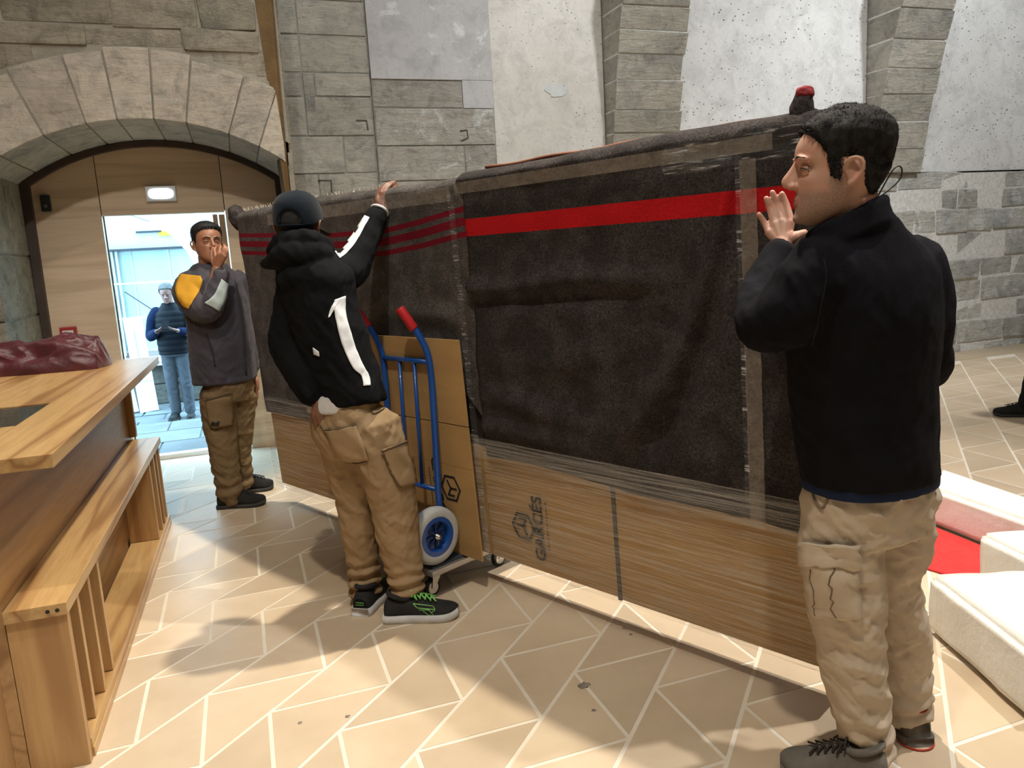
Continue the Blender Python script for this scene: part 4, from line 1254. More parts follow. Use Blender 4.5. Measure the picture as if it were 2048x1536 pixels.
def loft(mb, rings, lat, fwd, n=6, seg=32, ex=2.3):
    """rings: (Vector centre, half width, half depth); lat, fwd: level unit vectors or lists"""
    v = cr([(*c, w, d) for c, w, d in rings], n)
    vs, fs = [], []
    for a in v:
        c = Vector(a[:3])
        for k in range(seg):
            t = 2 * math.pi * k / seg
            cx, sy = math.cos(t), math.sin(t)
            x_ = math.copysign(abs(cx) ** (2 / ex), cx) * a[3]
            y_ = math.copysign(abs(sy) ** (2 / ex), sy) * a[4]
            vs.append(c + lat * x_ + fwd * y_)
    m_ = len(v)
    for i in range(m_ - 1):
        for k in range(seg):
            k2 = (k + 1) % seg
            fs.append((i * seg + k, i * seg + k2, (i + 1) * seg + k2, (i + 1) * seg + k))
    fs.append(tuple(range(seg - 1, -1, -1)))
    fs.append(tuple((m_ - 1) * seg + k for k in range(seg)))
    mb.add(vs, fs)
def ell(mb, c, ax, ay, az, nu=16, nv=12):
    """ellipsoid with axis vectors"""
    c, ax, ay, az = Vector(c), Vector(ax), Vector(ay), Vector(az)
    vs = [c + az]
    fs = []
    for i in range(1, nv):
        a = math.pi * i / nv
        for k in range(nu):
            t = 2 * math.pi * k / nu
            vs.append(c + az * math.cos(a) + (ax * math.cos(t) + ay * math.sin(t)) * math.sin(a))
    vs.append(c - az)
    for k in range(nu):
        fs.append((0, 1 + k, 1 + (k + 1) % nu))
    for i in range(nv - 2):
        for k in range(nu):
            k2 = (k + 1) % nu
            fs.append((1 + i * nu + k, 1 + (i + 1) * nu + k, 1 + (i + 1) * nu + k2, 1 + i * nu + k2))
    b = 1 + (nv - 2) * nu
    for k in range(nu):
        fs.append((b + k, len(vs) - 1, b + (k + 1) % nu))
    mb.add(vs, fs)
def fuse(mb, voxel, smooth=6, fac=0.5):
    """melt overlapping shapes into one continuous surface"""
    me = mesh('tmp', mb.v, mb.f)
    bm = bmesh.new(); bm.from_mesh(me)
    bmesh.ops.recalc_face_normals(bm, faces=bm.faces)
    bm.to_mesh(me); bm.free()
    ob = bpy.data.objects.new('tmp', me)
    COL.objects.link(ob)
    r = ob.modifiers.new('r', 'REMESH'); r.mode = 'VOXEL'; r.voxel_size = voxel
    if smooth:
        s = ob.modifiers.new('s', 'SMOOTH'); s.iterations = smooth; s.factor = fac
    dg = bpy.context.evaluated_depsgraph_get()
    out = bpy.data.meshes.new_from_object(ob.evaluated_get(dg))
    bpy.data.objects.remove(ob); bpy.data.meshes.remove(me)
    return out
def displace(me, fn):
    n = len(me.vertices)
    co = np.empty(n * 3, np.float32); me.vertices.foreach_get('co', co); co = co.reshape(-1, 3)
    no = np.empty(n * 3, np.float32); me.vertices.foreach_get('normal', no); no = no.reshape(-1, 3)
    d = np.array([fn(Vector(c), Vector(m_)) for c, m_ in zip(co, no)], np.float32)
    co = co + no * d[:, None]
    me.vertices.foreach_set('co', co.ravel())
    me.update()
def ridge(p):
    return 1 - 2 * abs(noise.noise(p))
def wrinkles(amp, sx=7, sz=12, seed=0.0, shear=0.6):
    def f(p, n_):
        q = Vector((p.x * sx, p.y * sx, p.z * sz + shear * sx * (p.x - p.y))) + Vector((seed, seed * 0.7, -seed))
        q2 = Vector((p.x * sx * 2.1, p.y * sx * 2.1, p.z * sz * 1.9 - shear * sx * 2 * (p.x + p.y))) + Vector((seed * 1.3, 4, seed))
        return amp * (0.75 * ridge(q) + 0.35 * ridge(q2) - 0.5)
    return f
def to_root(me, root):
    me.transform(Matrix.Translation(-Vector(root.location)))
    return me
def wear(name, me, mat, root, label=None):
    """world-space mesh becomes a part of the person"""
    to_root(me, root)
    o = link(name, me, mat, root, True)
    if label:
        o['label'] = label
    return o
def bvh_of(o):
    me = o.data
    off = Vector(o.parent.location) if o.parent else Vector((0, 0, 0))
    return BVHTree.FromPolygons([Vector(v.co) + off for v in me.vertices], [tuple(p.vertices) for p in me.polygons])
def patch(name, bvh, rows, mat, root, lift=0.004, nc=8, nr=6, thick=0.004, label=None):
    """a strip sewn onto a garment: rows of photo points (left, right) traced onto the cloth surface"""
    v = cr([(*a, *b) for a, b in rows], nr)
    vs, idx, fs = [], {}, []
    for i, r in enumerate(v):
        for k in range(nc + 1):
            s = k / nc
            px, py = r[0] + (r[2] - r[0]) * s, r[1] + (r[3] - r[1]) * s
            d = ray(px, py).normalized()
            h = bvh.ray_cast(CAMLOC, d)
            if h[0] is None:
                continue
            idx[(i, k)] = len(vs)
            vs.append(h[0] + h[1] * lift)
    for i in range(len(v) - 1):
        for k in range(nc):
            q = [(i, k), (i, k + 1), (i + 1, k + 1), (i + 1, k)]
            if all(a in idx for a in q):
                P = [vs[idx[a]] for a in q]
                if max((P[0] - P[2]).length, (P[1] - P[3]).length) < 0.12:
                    fs.append(tuple(idx[a] for a in q))
    if not fs:
        return None
    me = mesh(name, vs, fs)
    o = wear(name, me, mat, root, label)
    s = o.modifiers.new('thickness', 'SOLIDIFY'); s.thickness = thick; s.offset = 0
    return o
def seam(name, bvh, pts, mat, root, r=0.0022, lift=0.0015):
    v = cr(pts, 6)
    P = []
    for px, py in v:
        h = bvh.ray_cast(CAMLOC, ray(px, py).normalized())
        if h[0] is not None:
            P.append(h[0] + h[1] * lift)
    if len(P) < 2:
        return None
    mb = MB().tube(P, r, 5)
    return wear(name, mesh(name, mb.v, mb.f), mat, root)

# ---- head
HS = [  # z, front y, back y, half width
    (0.000, 0.066, 0.035, 0.016), (0.008, 0.082, 0.012, 0.030), (0.020, 0.089, -0.015, 0.043), (0.036, 0.089, -0.042, 0.054), (0.055, 0.088, -0.062, 0.061), (0.075, 0.088, -0.076, 0.066),
    (0.098, 0.087, -0.088, 0.071), (0.118, 0.086, -0.096, 0.074), (0.140, 0.092, -0.101, 0.0765), (0.165, 0.090, -0.102, 0.077), (0.188, 0.078, -0.096, 0.072), (0.208, 0.058, -0.080, 0.061), (0.224, 0.030, -0.052, 0.041), (0.2345, 0.004, -0.012, 0.012)]
def head_ring(z):
    zs = [h[0] for h in HS]
    return tuple(float(np.interp(z, zs, [h[i] for h in HS])) for i in (1, 2, 3))
_hs = cr(HS, 5)
def head_point(i, t, grow=0.0):
    z, yf, yb, w = _hs[i]
    ct, st = math.cos(t), math.sin(t)
    mid = (yf + yb) / 2
    hl = (yf - yb) / 2
    e = 2.25
    x_ = math.copysign(abs(st) ** (2 / e), st) * w
    y_ = mid + math.copysign(abs(ct) ** (2 / e), ct) * hl
    # taper the face a little towards the front
    if y_ > 0:
        x_ *= 1 - 0.20 * (y_ / 0.09) ** 2
    p = Vector((x_, y_, z))
    for sx in (-1, 1):       # eye sockets and cheekbones
        p.y -= 0.011 * math.exp(-((x_ - sx * 0.031) / 0.016) ** 2 - ((z - 0.117) / 0.012) ** 2) * (1 if y_ > 0.03 else 0)
        p.y += 0.004 * math.exp(-((x_ - sx * 0.040) / 0.016) ** 2 - ((z - 0.094) / 0.014) ** 2) * (1 if y_ > 0.03 else 0)
    if grow:
        c = Vector((0, -0.005, 0.13))
        p += (p - c).normalized() * grow
    return p
def head_shape(mb, X):
    """X maps head space (x right, y forward, z up from the chin) to the world"""
    n = 48
    vs, fs = [], []
    m_ = len(_hs)
    for i in range(m_):
        for k in range(n):
            vs.append(X @ head_point(i, 2 * math.pi * k / n))
    for i in range(m_ - 1):
        for k in range(n):
            k2 = (k + 1) % n
            fs.append((i * n + k, i * n + k2, (i + 1) * n + k2, (i + 1) * n + k))
    fs.append(tuple(range(n)))
    fs.append(tuple((m_ - 1) * n + k for k in range(n)))
    mb.add(vs, fs)
    s = X.to_scale().x
    L_ = lambda pts: limb(mb, [(X @ Vector(p), r * s) for p, r in pts], 4, 10)
    L_([((0, 0.088, 0.131), 0.0070), ((0, 0.099, 0.112), 0.0080), ((0, 0.110, 0.095), 0.0092), ((0, 0.1065, 0.086), 0.0082)])
    L_([((0, 0.082, 0.128), 0.0085), ((0, 0.088, 0.108), 0.0105), ((0, 0.095, 0.094), 0.0125), ((0, 0.096, 0.087), 0.0115)])
    for sx in (-1, 1):
        E = lambda c, a, b, d: ell(mb, X @ Vector(c), X.to_3x3() @ Vector(a), X.to_3x3() @ Vector(b), X.to_3x3() @ Vector(d), 12, 8)
        E((sx * 0.0115, 0.096, 0.0835), (0.0075, 0, 0), (0, 0.011, 0), (0, 0, 0.0075))
        L_([((sx * 0.010, 0.089, 0.136), 0.0055), ((sx * 0.028, 0.087, 0.1405), 0.0065), ((sx * 0.046, 0.074, 0.136), 0.0055)])
        # upper eyelid
        L_([((sx * 0.018, 0.078, 0.1195), 0.0034), ((sx * 0.031, 0.0805, 0.1225), 0.0042), ((sx * 0.044, 0.072, 0.1185), 0.0034)])
        L_([((sx * 0.019, 0.077, 0.1125), 0.0032), ((sx * 0.031, 0.079, 0.1108), 0.0036), ((sx * 0.043, 0.072, 0.1130), 0.0032)])
        # ear: rim and lobe round a shallow bowl
        ear = [((sx * 0.0735, 0.006, 0.112), 0.004), ((sx * 0.083, 0.001, 0.126), 0.0048), ((sx * 0.088, -0.012, 0.131), 0.005), ((sx * 0.090, -0.025, 0.122), 0.005), ((sx * 0.087, -0.026, 0.104), 0.0048), ((sx * 0.080, -0.014, 0.086), 0.0052), ((sx * 0.0745, -0.002, 0.080), 0.0055)]
        L_(ear)
        E((sx * 0.0755, -0.010, 0.106), (0.006, 0, 0), (0, 0.015, 0), (0, 0, 0.024))
    # lips
    L_([((-0.023, 0.078, 0.0545), 0.003), ((-0.010, 0.087, 0.0565), 0.0045), ((0, 0.0893, 0.0558), 0.0044), ((0.010, 0.087, 0.0565), 0.0045), ((0.023, 0.080, 0.0545), 0.003)])
    L_([((-0.021, 0.080, 0.0505), 0.003), ((-0.008, 0.0865, 0.0470), 0.0052), ((0.008, 0.0865, 0.0470), 0.0052), ((0.021, 0.080, 0.0505), 0.003)])
    E2 = ell(mb, X @ Vector((0, 0.078, 0.016)), X.to_3x3() @ Vector((0.018, 0, 0)), X.to_3x3() @ Vector((0, 0.016, 0)), X.to_3x3() @ Vector((0, 0, 0.013)), 14, 10)
def head_matrix(origin, face, up=Zv, s=1.0):
    f = Vector(face).normalized()
    r = f.cross(Vector(up)).normalized()
    u = r.cross(f)
    mt_ = Matrix((r * s, f * s, u * s)).transposed().to_4x4()
    mt_.translation = origin
    return mt_
def hair_cap(X, grow, mask, amp=0.004, seed=0.0, fr=30.0, taper=0.018):
    """hair as a shell over the skull where mask(point in head space) > 0"""
    n = 120
    S = []
    zz_ = np.linspace(0.0, 0.2345, 90)
    ring = np.array(_hs)
    vs, keep = [], []
    ii = np.interp(zz_, ring[:, 0], np.arange(len(ring)))
    for j, z in enumerate(zz_):
        i0 = int(min(len(_hs) - 2, math.floor(ii[j])))
        fr_ = ii[j] - i0
        for k in range(n):
            t = 2 * math.pi * k / n
            p = head_point(i0, t).lerp(head_point(i0 + 1, t), fr_)
            m_ = mask(p)
            g_ = (grow(p) if callable(grow) else grow) * max(0.0, min(1.0, m_ / taper))
            c = Vector((0, -0.005, 0.13))
            d = (p - c).normalized()
            wob = amp * noise.noise(Vector((p.x * fr, p.y * fr * 0.5, p.z * fr)) + Vector((seed, 0, 0))) * min(1, max(0, m_ / 0.018))
            vs.append(X @ (p + d * (g_ + wob - (0.004 if m_ <= 0 else 0))))
            keep.append(m_ > -0.004)
    fs = []
    for j in range(len(zz_) - 1):
        for k in range(n):
            k2 = (k + 1) % n
            q = (j * n + k, j * n + k2, (j + 1) * n + k2, (j + 1) * n + k)
            if all(keep[a] for a in q):
                fs.append(q)
    fs.append(tuple((len(zz_) - 1) * n + k for k in range(n)))
    me = mesh('hair', vs, fs)
    bm = bmesh.new(); bm.from_mesh(me)
    bmesh.ops.delete(bm, geom=[v for v in bm.verts if not v.link_faces], context='VERTS')
    bm.to_mesh(me); bm.free()
    return me
def strands(X, mask, n, length, sweep, mat, root, seed=1, w=0.0011):
    """short hairs standing on the hair shell"""
    rnd = random.Random(seed)
    vs, fs = [], []
    c = Vector((0, -0.005, 0.13))
    tries = 0
    while len(fs) < n * 2 and tries < n * 8:
        tries += 1
        i = rnd.random() ** 0.8 * (len(_hs) - 2)
        i0 = int(i)
        t = rnd.random() * 2 * math.pi
        p = head_point(i0, t).lerp(head_point(i0 + 1, t), i - i0)
        if mask(p) < -0.001 + rnd.random() * 0.006:
            continue
        d = (p - c).normalized()
        ln = length(p) * rnd.uniform(0.6, 1.15)
        sw = Vector(sweep(p)) + Vector((rnd.uniform(-0.35, 0.35), rnd.uniform(-0.35, 0.35), rnd.uniform(-0.35, 0.35)))
        sw -= d * sw.dot(d)
        q1 = p + d * ln * 0.55 + sw * ln * 0.25
        q2 = p + d * ln * 0.75 + sw * ln * 0.75
        s = d.cross(sw)
        s = s.normalized() * w if s.length > 1e-5 else Vector((w, 0, 0))
        b = len(vs)
        p = p + d * 0.001
        vs += [X @ (p - s), X @ (p + s), X @ (q1 + s * 0.8), X @ (q1 - s * 0.8), X @ q2]
        fs += [(b, b + 1, b + 2, b + 3), (b + 3, b + 2, b + 4)]
    o = wear('hair_strands', mesh('hair_strands', vs, fs), mat, root)
    o['kind'] = 'stuff'
    return o
def lashes(X, root, mat):
    for sx in (-1, 1):
        mb = MB()
        mb.tube([X @ Vector(p) for p in ((sx * 0.0185, 0.0800, 0.1165), (sx * 0.025, 0.0835, 0.1190), (sx * 0.032, 0.0842, 0.1195), (sx * 0.039, 0.0795, 0.1180), (sx * 0.0445, 0.0735, 0.1150))], 0.0012, 5)
        wear('eyelash', mesh('eyelash', mb.v, mb.f), mat, root)
def eyes(X, root, look=(0, 1, 0), white=(0.50, 0.47, 0.44)):
    for sx in (-1, 1):
        c = X @ Vector((sx * 0.0290, 0.0660, 0.1165))
        s = X.to_scale().x
        mb = MB(); ell(mb, c, (0.0112 * s, 0, 0), (0, 0.0112 * s, 0), (0, 0, 0.0112 * s), 16, 12)
        e = wear('eye', mesh('eye', mb.v, mb.f), M('eye_white', white, None, 0.2), root)
        d = (X.to_3x3() @ Vector(look)).normalized()
        mb = MB(); ell(mb, c + d * 0.0072 * s, (0.0062 * s, 0, 0), (0, 0.0062 * s, 0), (0, 0, 0.0062 * s), 12, 8)
        wear('iris', mesh('iris', mb.v, mb.f), M('dark_iris', (0.02, 0.012, 0.008), None, 0.1), root).parent = root
# ---- hand: palm bones from the wrist to four knuckles, four fingers, one thumb
def hand(mb, wrist, knuckles, fingers, thumb, rw=0.026, rk=0.0125, rf=0.0088):
    for i, (k, f) in enumerate(zip(knuckles, fingers)):
        off = (k - wrist)
        limb(mb, [(wrist, rw * 0.72), (wrist + off * 0.5, 0.0150), (k, rk)], 4, 10)
        r_ = rf * (0.88 if i == 3 else 1.0)
        limb(mb, [(wrist + off * 0.85, r_ * 1.1), (k, r_ * 1.12)] + [(p, r_ * (1.0 - 0.10 * j)) for j, p in enumerate(f)], 4, 10)
    for a, b in zip(knuckles[:-1], knuckles[1:]):
        limb(mb, [((a + wrist) / 2, 0.0130), ((b + wrist) / 2, 0.0130)], 2, 10)
        limb(mb, [(a * 0.75 + wrist * 0.25, 0.0118), (b * 0.75 + wrist * 0.25, 0.0118)], 2, 10)
    limb(mb, [(wrist, 0.017)] + [(p, r) for p, r in zip(thumb, (0.0165, 0.0118, 0.0105, 0.0088))], 4, 10)
def skin_mat(name, c, red=0.12, rough=0.5, stub=None):
    mt, nt, bs = _nt(name)
    bs.inputs['Roughness'].default_value = rough
    bs.inputs['Subsurface Weight'].default_value = 0.12
    bs.inputs['Subsurface Radius'].default_value = (0.010, 0.004, 0.002)
    bs.inputs['Subsurface Scale'].default_value = 0.5
    vec = _coords(nt)
    n1 = _noise(nt, vec, 26, 4, 0.6)
    c2 = (c[0] * (1 + red), c[1] * (1 - red), c[2] * (1 - red))
    col = _ramp(nt, n1, [(0.38, c), (0.66, c2)])
    if stub is not None:
        at = nt.nodes.new('ShaderNodeAttribute'); at.attribute_name = 'beard'
        mu = nt.nodes.new('ShaderNodeMath'); mu.operation = 'MULTIPLY'
        nt.links.new(at.outputs['Fac'], mu.inputs[0])
        nt.links.new(_ramp(nt, _noise(nt, vec, 420, 2, 0.7), [(0.40, (0.35,) * 3), (0.6, (0.8,) * 3)]), mu.inputs[1])
        col = _mix(nt, col, stub, mu.outputs[0])
        al = nt.nodes.new('ShaderNodeAttribute'); al.attribute_name = 'lip'
        col = _mix(nt, col, (c[0] * 0.82, c[1] * 0.62, c[2] * 0.66), al.outputs['Fac'])
    nt.links.new(col, bs.inputs['Base Color'])
    _bump(nt, bs, _noise(nt, vec, 260, 3, 0.6), 0.12, 0.002)
    return mt
# ---- shoe: lofted along the foot, standing on the floor at z0
def shoe(root, toe, heel, z0, mat_up, mat_sole, width=0.098, hgt=0.085, name='shoe', sole_h=0.028, collar_h=0.085, label=None, bulge=1.0):
    toe, heel = Vector((toe.x, toe.y, z0)), Vector((heel.x, heel.y, z0))
    d = (toe - heel); Ls = d.length; d.normalize()
    s = d.cross(Zv).normalized()
    prof = [  # position along, half width, top height
        (0.0, 0.30, 0.72), (0.05, 0.37, 0.95), (0.15, 0.39, 1.05), (0.28, 0.38, 1.02), (0.42, 0.41, 0.93), (0.58, 0.47, 0.80), (0.72, 0.51, 0.66), (0.86, 0.46, 0.56), (0.95, 0.32, 0.44), (1.0, 0.14, 0.30)]
    pr = cr(prof, 4)
    def ring_strip(lo, hi, grow):
        vs, fs = [], []
        m_ = 14
        for a, w, h in pr:
            c = heel + d * (a * Ls)
            for k in range(m_ + 1):
                t = math.pi * k / m_
                zz_ = lo(a) + (hi(a, h) - lo(a)) * (math.sin(t) ** 0.62)
                x_ = math.cos(t)
                x_ = math.copysign(abs(x_) ** 0.75, x_) * (w * width + grow)
                vs.append(c + s * x_ + Zv * zz_)
        w_ = m_ + 1
        for i in range(len(pr) - 1):
            for k in range(m_):
                q = i * w_ + k
                fs.append((q, q + 1, q + w_ + 1, q + w_))
            fs.append((i * w_, (i + 1) * w_, (i + 1) * w_ + m_, i * w_ + m_))
        fs.append(tuple(range(w_)))
        fs.append(tuple((len(pr) - 1) * w_ + k for k in range(w_)))
        return mesh('m', vs, fs)
    spring = lambda a: 0.012 * max(0, (a - 0.80) / 0.2) ** 2
    up = ring_strip(lambda a: sole_h * 0.6 + spring(a), lambda a, h: h * hgt * bulge + 0.01 + spring(a), 0.0)
    u = wear(name, up, mat_up, root, label)
    # sole: thick slab that follows the outline
    vs, fs = [], []
    for a, w, h in pr:
        c = heel + d * (a * Ls * 1.02 - 0.006)
        ww = w * width + 0.007
        sp = spring(a)
        vs += [c + s * ww * 0.93 + Zv * (0.001 + sp), c + s * ww + Zv * (0.010 + sp), c + s * ww + Zv * (sole_h + sp), c - s * ww + Zv * (sole_h + sp), c - s * ww + Zv * (0.010 + sp), c - s * ww * 0.93 + Zv * (0.001 + sp)]
    for i in range(len(pr) - 1):
        for k in range(6):
            k2 = (k + 1) % 6
            fs.append((i * 6 + k, i * 6 + k2, (i + 1) * 6 + k2, (i + 1) * 6 + k))
    fs.append((0, 1, 2, 3, 4, 5)); fs.append(tuple((len(pr) - 1) * 6 + k for k in range(5, -1, -1)))
    so = wear('sole', mesh('sole', vs, fs), mat_sole, root)
    so.parent = u
    # opening collar round the ankle
    mb = MB()
    c = heel + d * (Ls * 0.22)
    P = [c + d * math.cos(t) * 0.046 + s * math.sin(t) * 0.034 + Zv * (collar_h + 0.012 - 0.012 * math.cos(t)) for t in [2 * math.pi * k / 20 for k in range(21)]]
    mb.tube(P, 0.010, 8)
    co = wear('collar', mesh('collar', mb.v, mb.f), mat_up, root); co.parent = u
    return u, heel, d, s, Ls
def laces(u, root, heel, d, s, Ls, mat, hgt, n=5, r=0.0028, bow=True):
    mb = MB()
    for i in range(n):
        a = 0.36 + 0.28 * i / (n - 1)
        z_ = hgt * float(np.interp(a, [0.28, 0.42, 0.58, 0.72], [1.03, 0.95, 0.83, 0.70])) + 0.016
        c = heel + d * (a * Ls) + Zv * z_
        for sg in (1, -1):
            mb.tube([c + s * 0.026 * sg - Zv * 0.008, c + Zv * 0.003, c - s * 0.026 * sg + d * 0.022 - Zv * 0.010], r, 5)
    if bow:
        c = heel + d * (0.36 * Ls) + Zv * (hgt * 1.02 + 0.018)
        for sg in (1, -1):
            mb.tube([c + s * sg * x_ * 0.030 + Zv * (0.016 * math.sin(x_ * 3.1)) + d * 0.01 * x_ for x_ in (0, 0.35, 0.7, 1.0, 1.2)], r, 5)
            mb.tube([c, c + s * sg * 0.022 + d * 0.02 - Zv * 0.002, c + s * sg * 0.036 + d * 0.03 - Zv * 0.022], r, 5)
    o = wear('laces', mesh('laces', mb.v, mb.f), mat, root)
    o.parent = u
    return o

def cloth(name, c1, c2, rough=0.9, scale=10, bump=0.25, bscale=140, sheen=0.0, bdist=0.004, spec=0.12):
    return M(name, c1, c2, rough, scale, bump=bump, bscale=bscale, sheen=sheen, spec=spec, bdist=bdist)
def ankle_bunch(zlo, zhi, amp, freq=95.0):
    def f(p):
        if p.z > zhi:
            return 0.0
        k = min(1.0, (zhi - p.z) / (zhi - zlo))
        return amp * k * math.sin(p.z * freq + 2.2 * noise.noise(Vector((p.x * 16, p.y * 16, p.z * 6))))
    return f
def dress(base, extra):
    return lambda p, n_: base(p, n_) + extra(p)

def smst(a, b, x):
    t = min(1.0, max(0.0, (x - a) / (b - a)))
    return t * t * (3 - 2 * t)
def paint_face(me, X, root, beard=1.0):
    """beard shadow and lip tint as point attributes of the skin"""
    Xi = X.inverted()
    off = Vector(root.location)
    ab_ = me.attributes.new('beard', 'FLOAT', 'POINT')
    al_ = me.attributes.new('lip', 'FLOAT', 'POINT')
    vb, vl = [], []
    for v in me.vertices:
        q = Xi @ (v.co + off)
        if abs(q.x) < 0.09 and -0.06 < q.z < 0.24 and q.y > -0.04:
            jaw = smst(0.082, 0.058, q.z + 0.35 * max(0, 0.02 - q.y) * -1) * smst(-0.030, 0.0, q.y) * smst(-0.02, 0.004, q.z)
            side = smst(0.045, 0.02, q.y) * smst(-0.008, 0.008, q.y) * smst(0.12, 0.085, q.z) * smst(0.05, 0.06, abs(q.x)) * smst(0.0, 0.02, q.z)
            lip = smst(0.024, 0.019, abs(q.x)) * smst(0.041, 0.045, q.z) * smst(0.0615, 0.059, q.z) * smst(0.078, 0.083, q.y)
            vl.append(lip); vb.append(max(jaw, side) * (1 - lip) * beard)
        else:
            vb.append(0.0); vl.append(0.0)
    ab_.data.foreach_set('value', vb)
    al_.data.foreach_set('value', vl)

# ------------------------------------------------------------------ person in the dark fleece, right
R = tag(empty('person', (1.50, 1.62, 0)), 'person in dark navy fleece and beige cargo trousers pressing one palm on the panel', 'person')
skinR = skin_mat('fair_skin', (0.50, 0.30, 0.220), 0.10, 0.5, (0.17, 0.13, 0.11))
XR = head_matrix(J(1676, 449, 1.77), yawvec(-78) + Zv * 0.02, Zv - RH * 0.02, 1.05)
lat, fw = yawvec(-25 + 90), yawvec(-25)
mb = MB()
head_shape(mb, XR)
hc = XR @ Vector((0, -0.025, 0.06))
limb(mb, [(hc, 0.058), (J(1700, 440, 1.775), 0.060), (J(1722, 490, 1.79), 0.068)], 5, 18)
loft(mb, [(J(1735, 960, 1.88), 0.13, 0.09), (J(1728, 750, 1.84), 0.14, 0.10), (J(1728, 560, 1.80), 0.15, 0.085), (J(1722, 480, 1.79), 0.07, 0.06)], lat, fw)
wr_ = J(1567, 492, 2.00)
kn = [J(1581, 442, 2.005), J(1563, 441, 2.015), J(1548, 446, 2.02), J(1537, 462, 2.02)]
fi = [[J(1574, 414, 2.02), J(1568, 397, 2.025), J(1563, 386, 2.025)], [J(1554, 411, 2.03), J(1548, 393, 2.03), J(1544, 383, 2.03)], [J(1540, 418, 2.03), J(1535, 403, 2.03), J(1532, 395, 2.03)], [J(1529, 446, 2.03), J(1521, 433, 2.03), J(1517, 427, 2.03)]]
th = [J(1586, 476, 1.985), J(1597, 470, 1.985), J(1606, 467, 1.99), J(1610, 464, 1.995)]
hand(mb, wr_, kn, fi, th, rw=0.030, rf=0.0094)
limb(mb, [(wr_, 0.029), (J(1545, 535, 1.96), 0.028), (J(1522, 600, 1.89), 0.030), (J(1528, 648, 1.81), 0.032), (J(1568, 632, 1.755), 0.036), (J(1640, 560, 1.74), 0.045)], 5, 14)
limb(mb, [(J(1820, 550, 1.86), 0.05), (J(1845, 730, 1.93), 0.04), (J(1740, 660, 2.06), 0.03)], 5, 14)
wq = J(1730, 640, 2.07)
hand(mb, wq, [wq + FH * 0.07 + RH * a + Zv * 0.02 for a in (-0.035, -0.012, 0.012, 0.033)], [[wq + FH * 0.075 + RH * a + Zv * h_ for h_ in (0.05, 0.075, 0.09)] for a in (-0.037, -0.012, 0.013, 0.036)], [wq + FH * 0.03 - RH * 0.04, wq + FH * 0.05 - RH * 0.055, wq + FH * 0.065 - RH * 0.06, wq + FH * 0.07 - RH * 0.06 + Zv * 0.02])
limb(mb, [(J(1690, 960, 1.86), 0.07), (J(1700, 1290, 1.88), 0.05), (J(1738, 1500, 1.885), 0.038)], 6, 12)
limb(mb, [(J(1800, 960, 1.92), 0.07), (J(1790, 1230, 1.98), 0.05), (J(1812, 1430, 2.04), 0.038)], 6, 12)
me = fuse(mb, 0.0029, 7, 0.5)
bodyR = wear('body', me, skinR, R)
paint_face(me, XR, R)
eyes(XR, R, (0.1, 1, 0.0))
lashes(XR, R, MT['blk'])
def maskR(p):
    y, z, ax = p.y, p.z, abs(p.x)
    hl = float(np.interp(y, [-0.12, -0.055, -0.035, -0.030, 0.008, 0.012, 0.030, 0.040, 0.055, 0.075, 0.1], [0.035, 0.045, 0.080, 0.132, 0.134, 0.088, 0.094, 0.140, 0.166, 0.190, 0.199]))
    return z - hl
hairR = M('short_dark_hair', (0.006, 0.0055, 0.005), (0.024, 0.022, 0.021), 0.6, 60, stretch=(1, 1, 0.35), bump=0.9, bscale=190, bdist=0.006, spec=0.15)
wear('hair', hair_cap(XR, lambda p: 0.003 + 0.011 * smst(0.13, 0.20, p.z), maskR, 0.0035, 1.0, 70), hairR, R, 'short dark hair with receding hairline')
strands(XR, maskR, 9000, lambda p: 0.006 + 0.016 * smst(0.15, 0.20, p.z), lambda p: (0.0, 0.3 - 1.2 * smst(0.17, 0.10, p.z), -1.4 * smst(0.20, 0.13, p.z) + 0.1), hairR, R, 4)
for sx in (1, -1):
    mb = MB()
    mb.tube([XR @ Vector(p) for p in ((sx * 0.010, 0.0925, 0.1375), (sx * 0.028, 0.0915, 0.1430), (sx * 0.047, 0.078, 0.1385))], [0.0022, 0.0030, 0.0016], 6)
    wear('eyebrow', mesh('eyebrow', mb.v, mb.f), hairR, R)
# trousers
beige = cloth('beige_work_trousers', (0.56, 0.475, 0.375), (0.48, 0.40, 0.31), 0.85, 7, 0.2, 160)
mb = MB()
loft(mb, [(J(1738, 925, 1.88), 0.150, 0.110), (J(1738, 965, 1.885), 0.166, 0.125), (J(1737, 1010, 1.89), 0.170, 0.130), (J(1735, 1060, 1.895), 0.155, 0.12)], lat, fw)
limb(mb, [(J(1690, 985, 1.865), 0.100), (J(1683, 1080, 1.87), 0.100), (J(1690, 1180, 1.875), 0.098), (J(1700, 1280, 1.875), 0.084), (J(1714, 1370, 1.878), 0.078), (J(1726, 1440, 1.88), 0.068), (J(1733, 1500, 1.88), 0.063)], 7, 20)
limb(mb, [(J(1795, 985, 1.92), 0.100), (J(1788, 1075, 1.935), 0.092), (J(1775, 1155, 1.96), 0.084), (J(1795, 1240, 2.00), 0.080), (J(1803, 1330, 2.03), 0.076), (J(1808, 1400, 2.04), 0.070), (J(1808, 1425, 2.04), 0.066)], 7, 20)
me = fuse(mb, 0.0065, 4, 0.5)
w1 = wrinkles(0.012, 7, 11, 2.0, 0.8)
w2 = wrinkles(0.006, 16, 26, 5.0, 1.2)
displace(me, lambda p, n_: w1(p, n_) + w2(p, n_) + ankle_bunch(0.08, 0.26, 0.007, 110)(p))
trR = wear('trousers', me, beige, R, 'beige cargo trousers')
bv = bvh_of(trR)
patch('cargo_pocket', bv, [((1614, 1128), (1712, 1132)), ((1618, 1180), (1716, 1186)), ((1632, 1232), (1722, 1234))], beige, R, 0.010, 8, 6, 0.012)
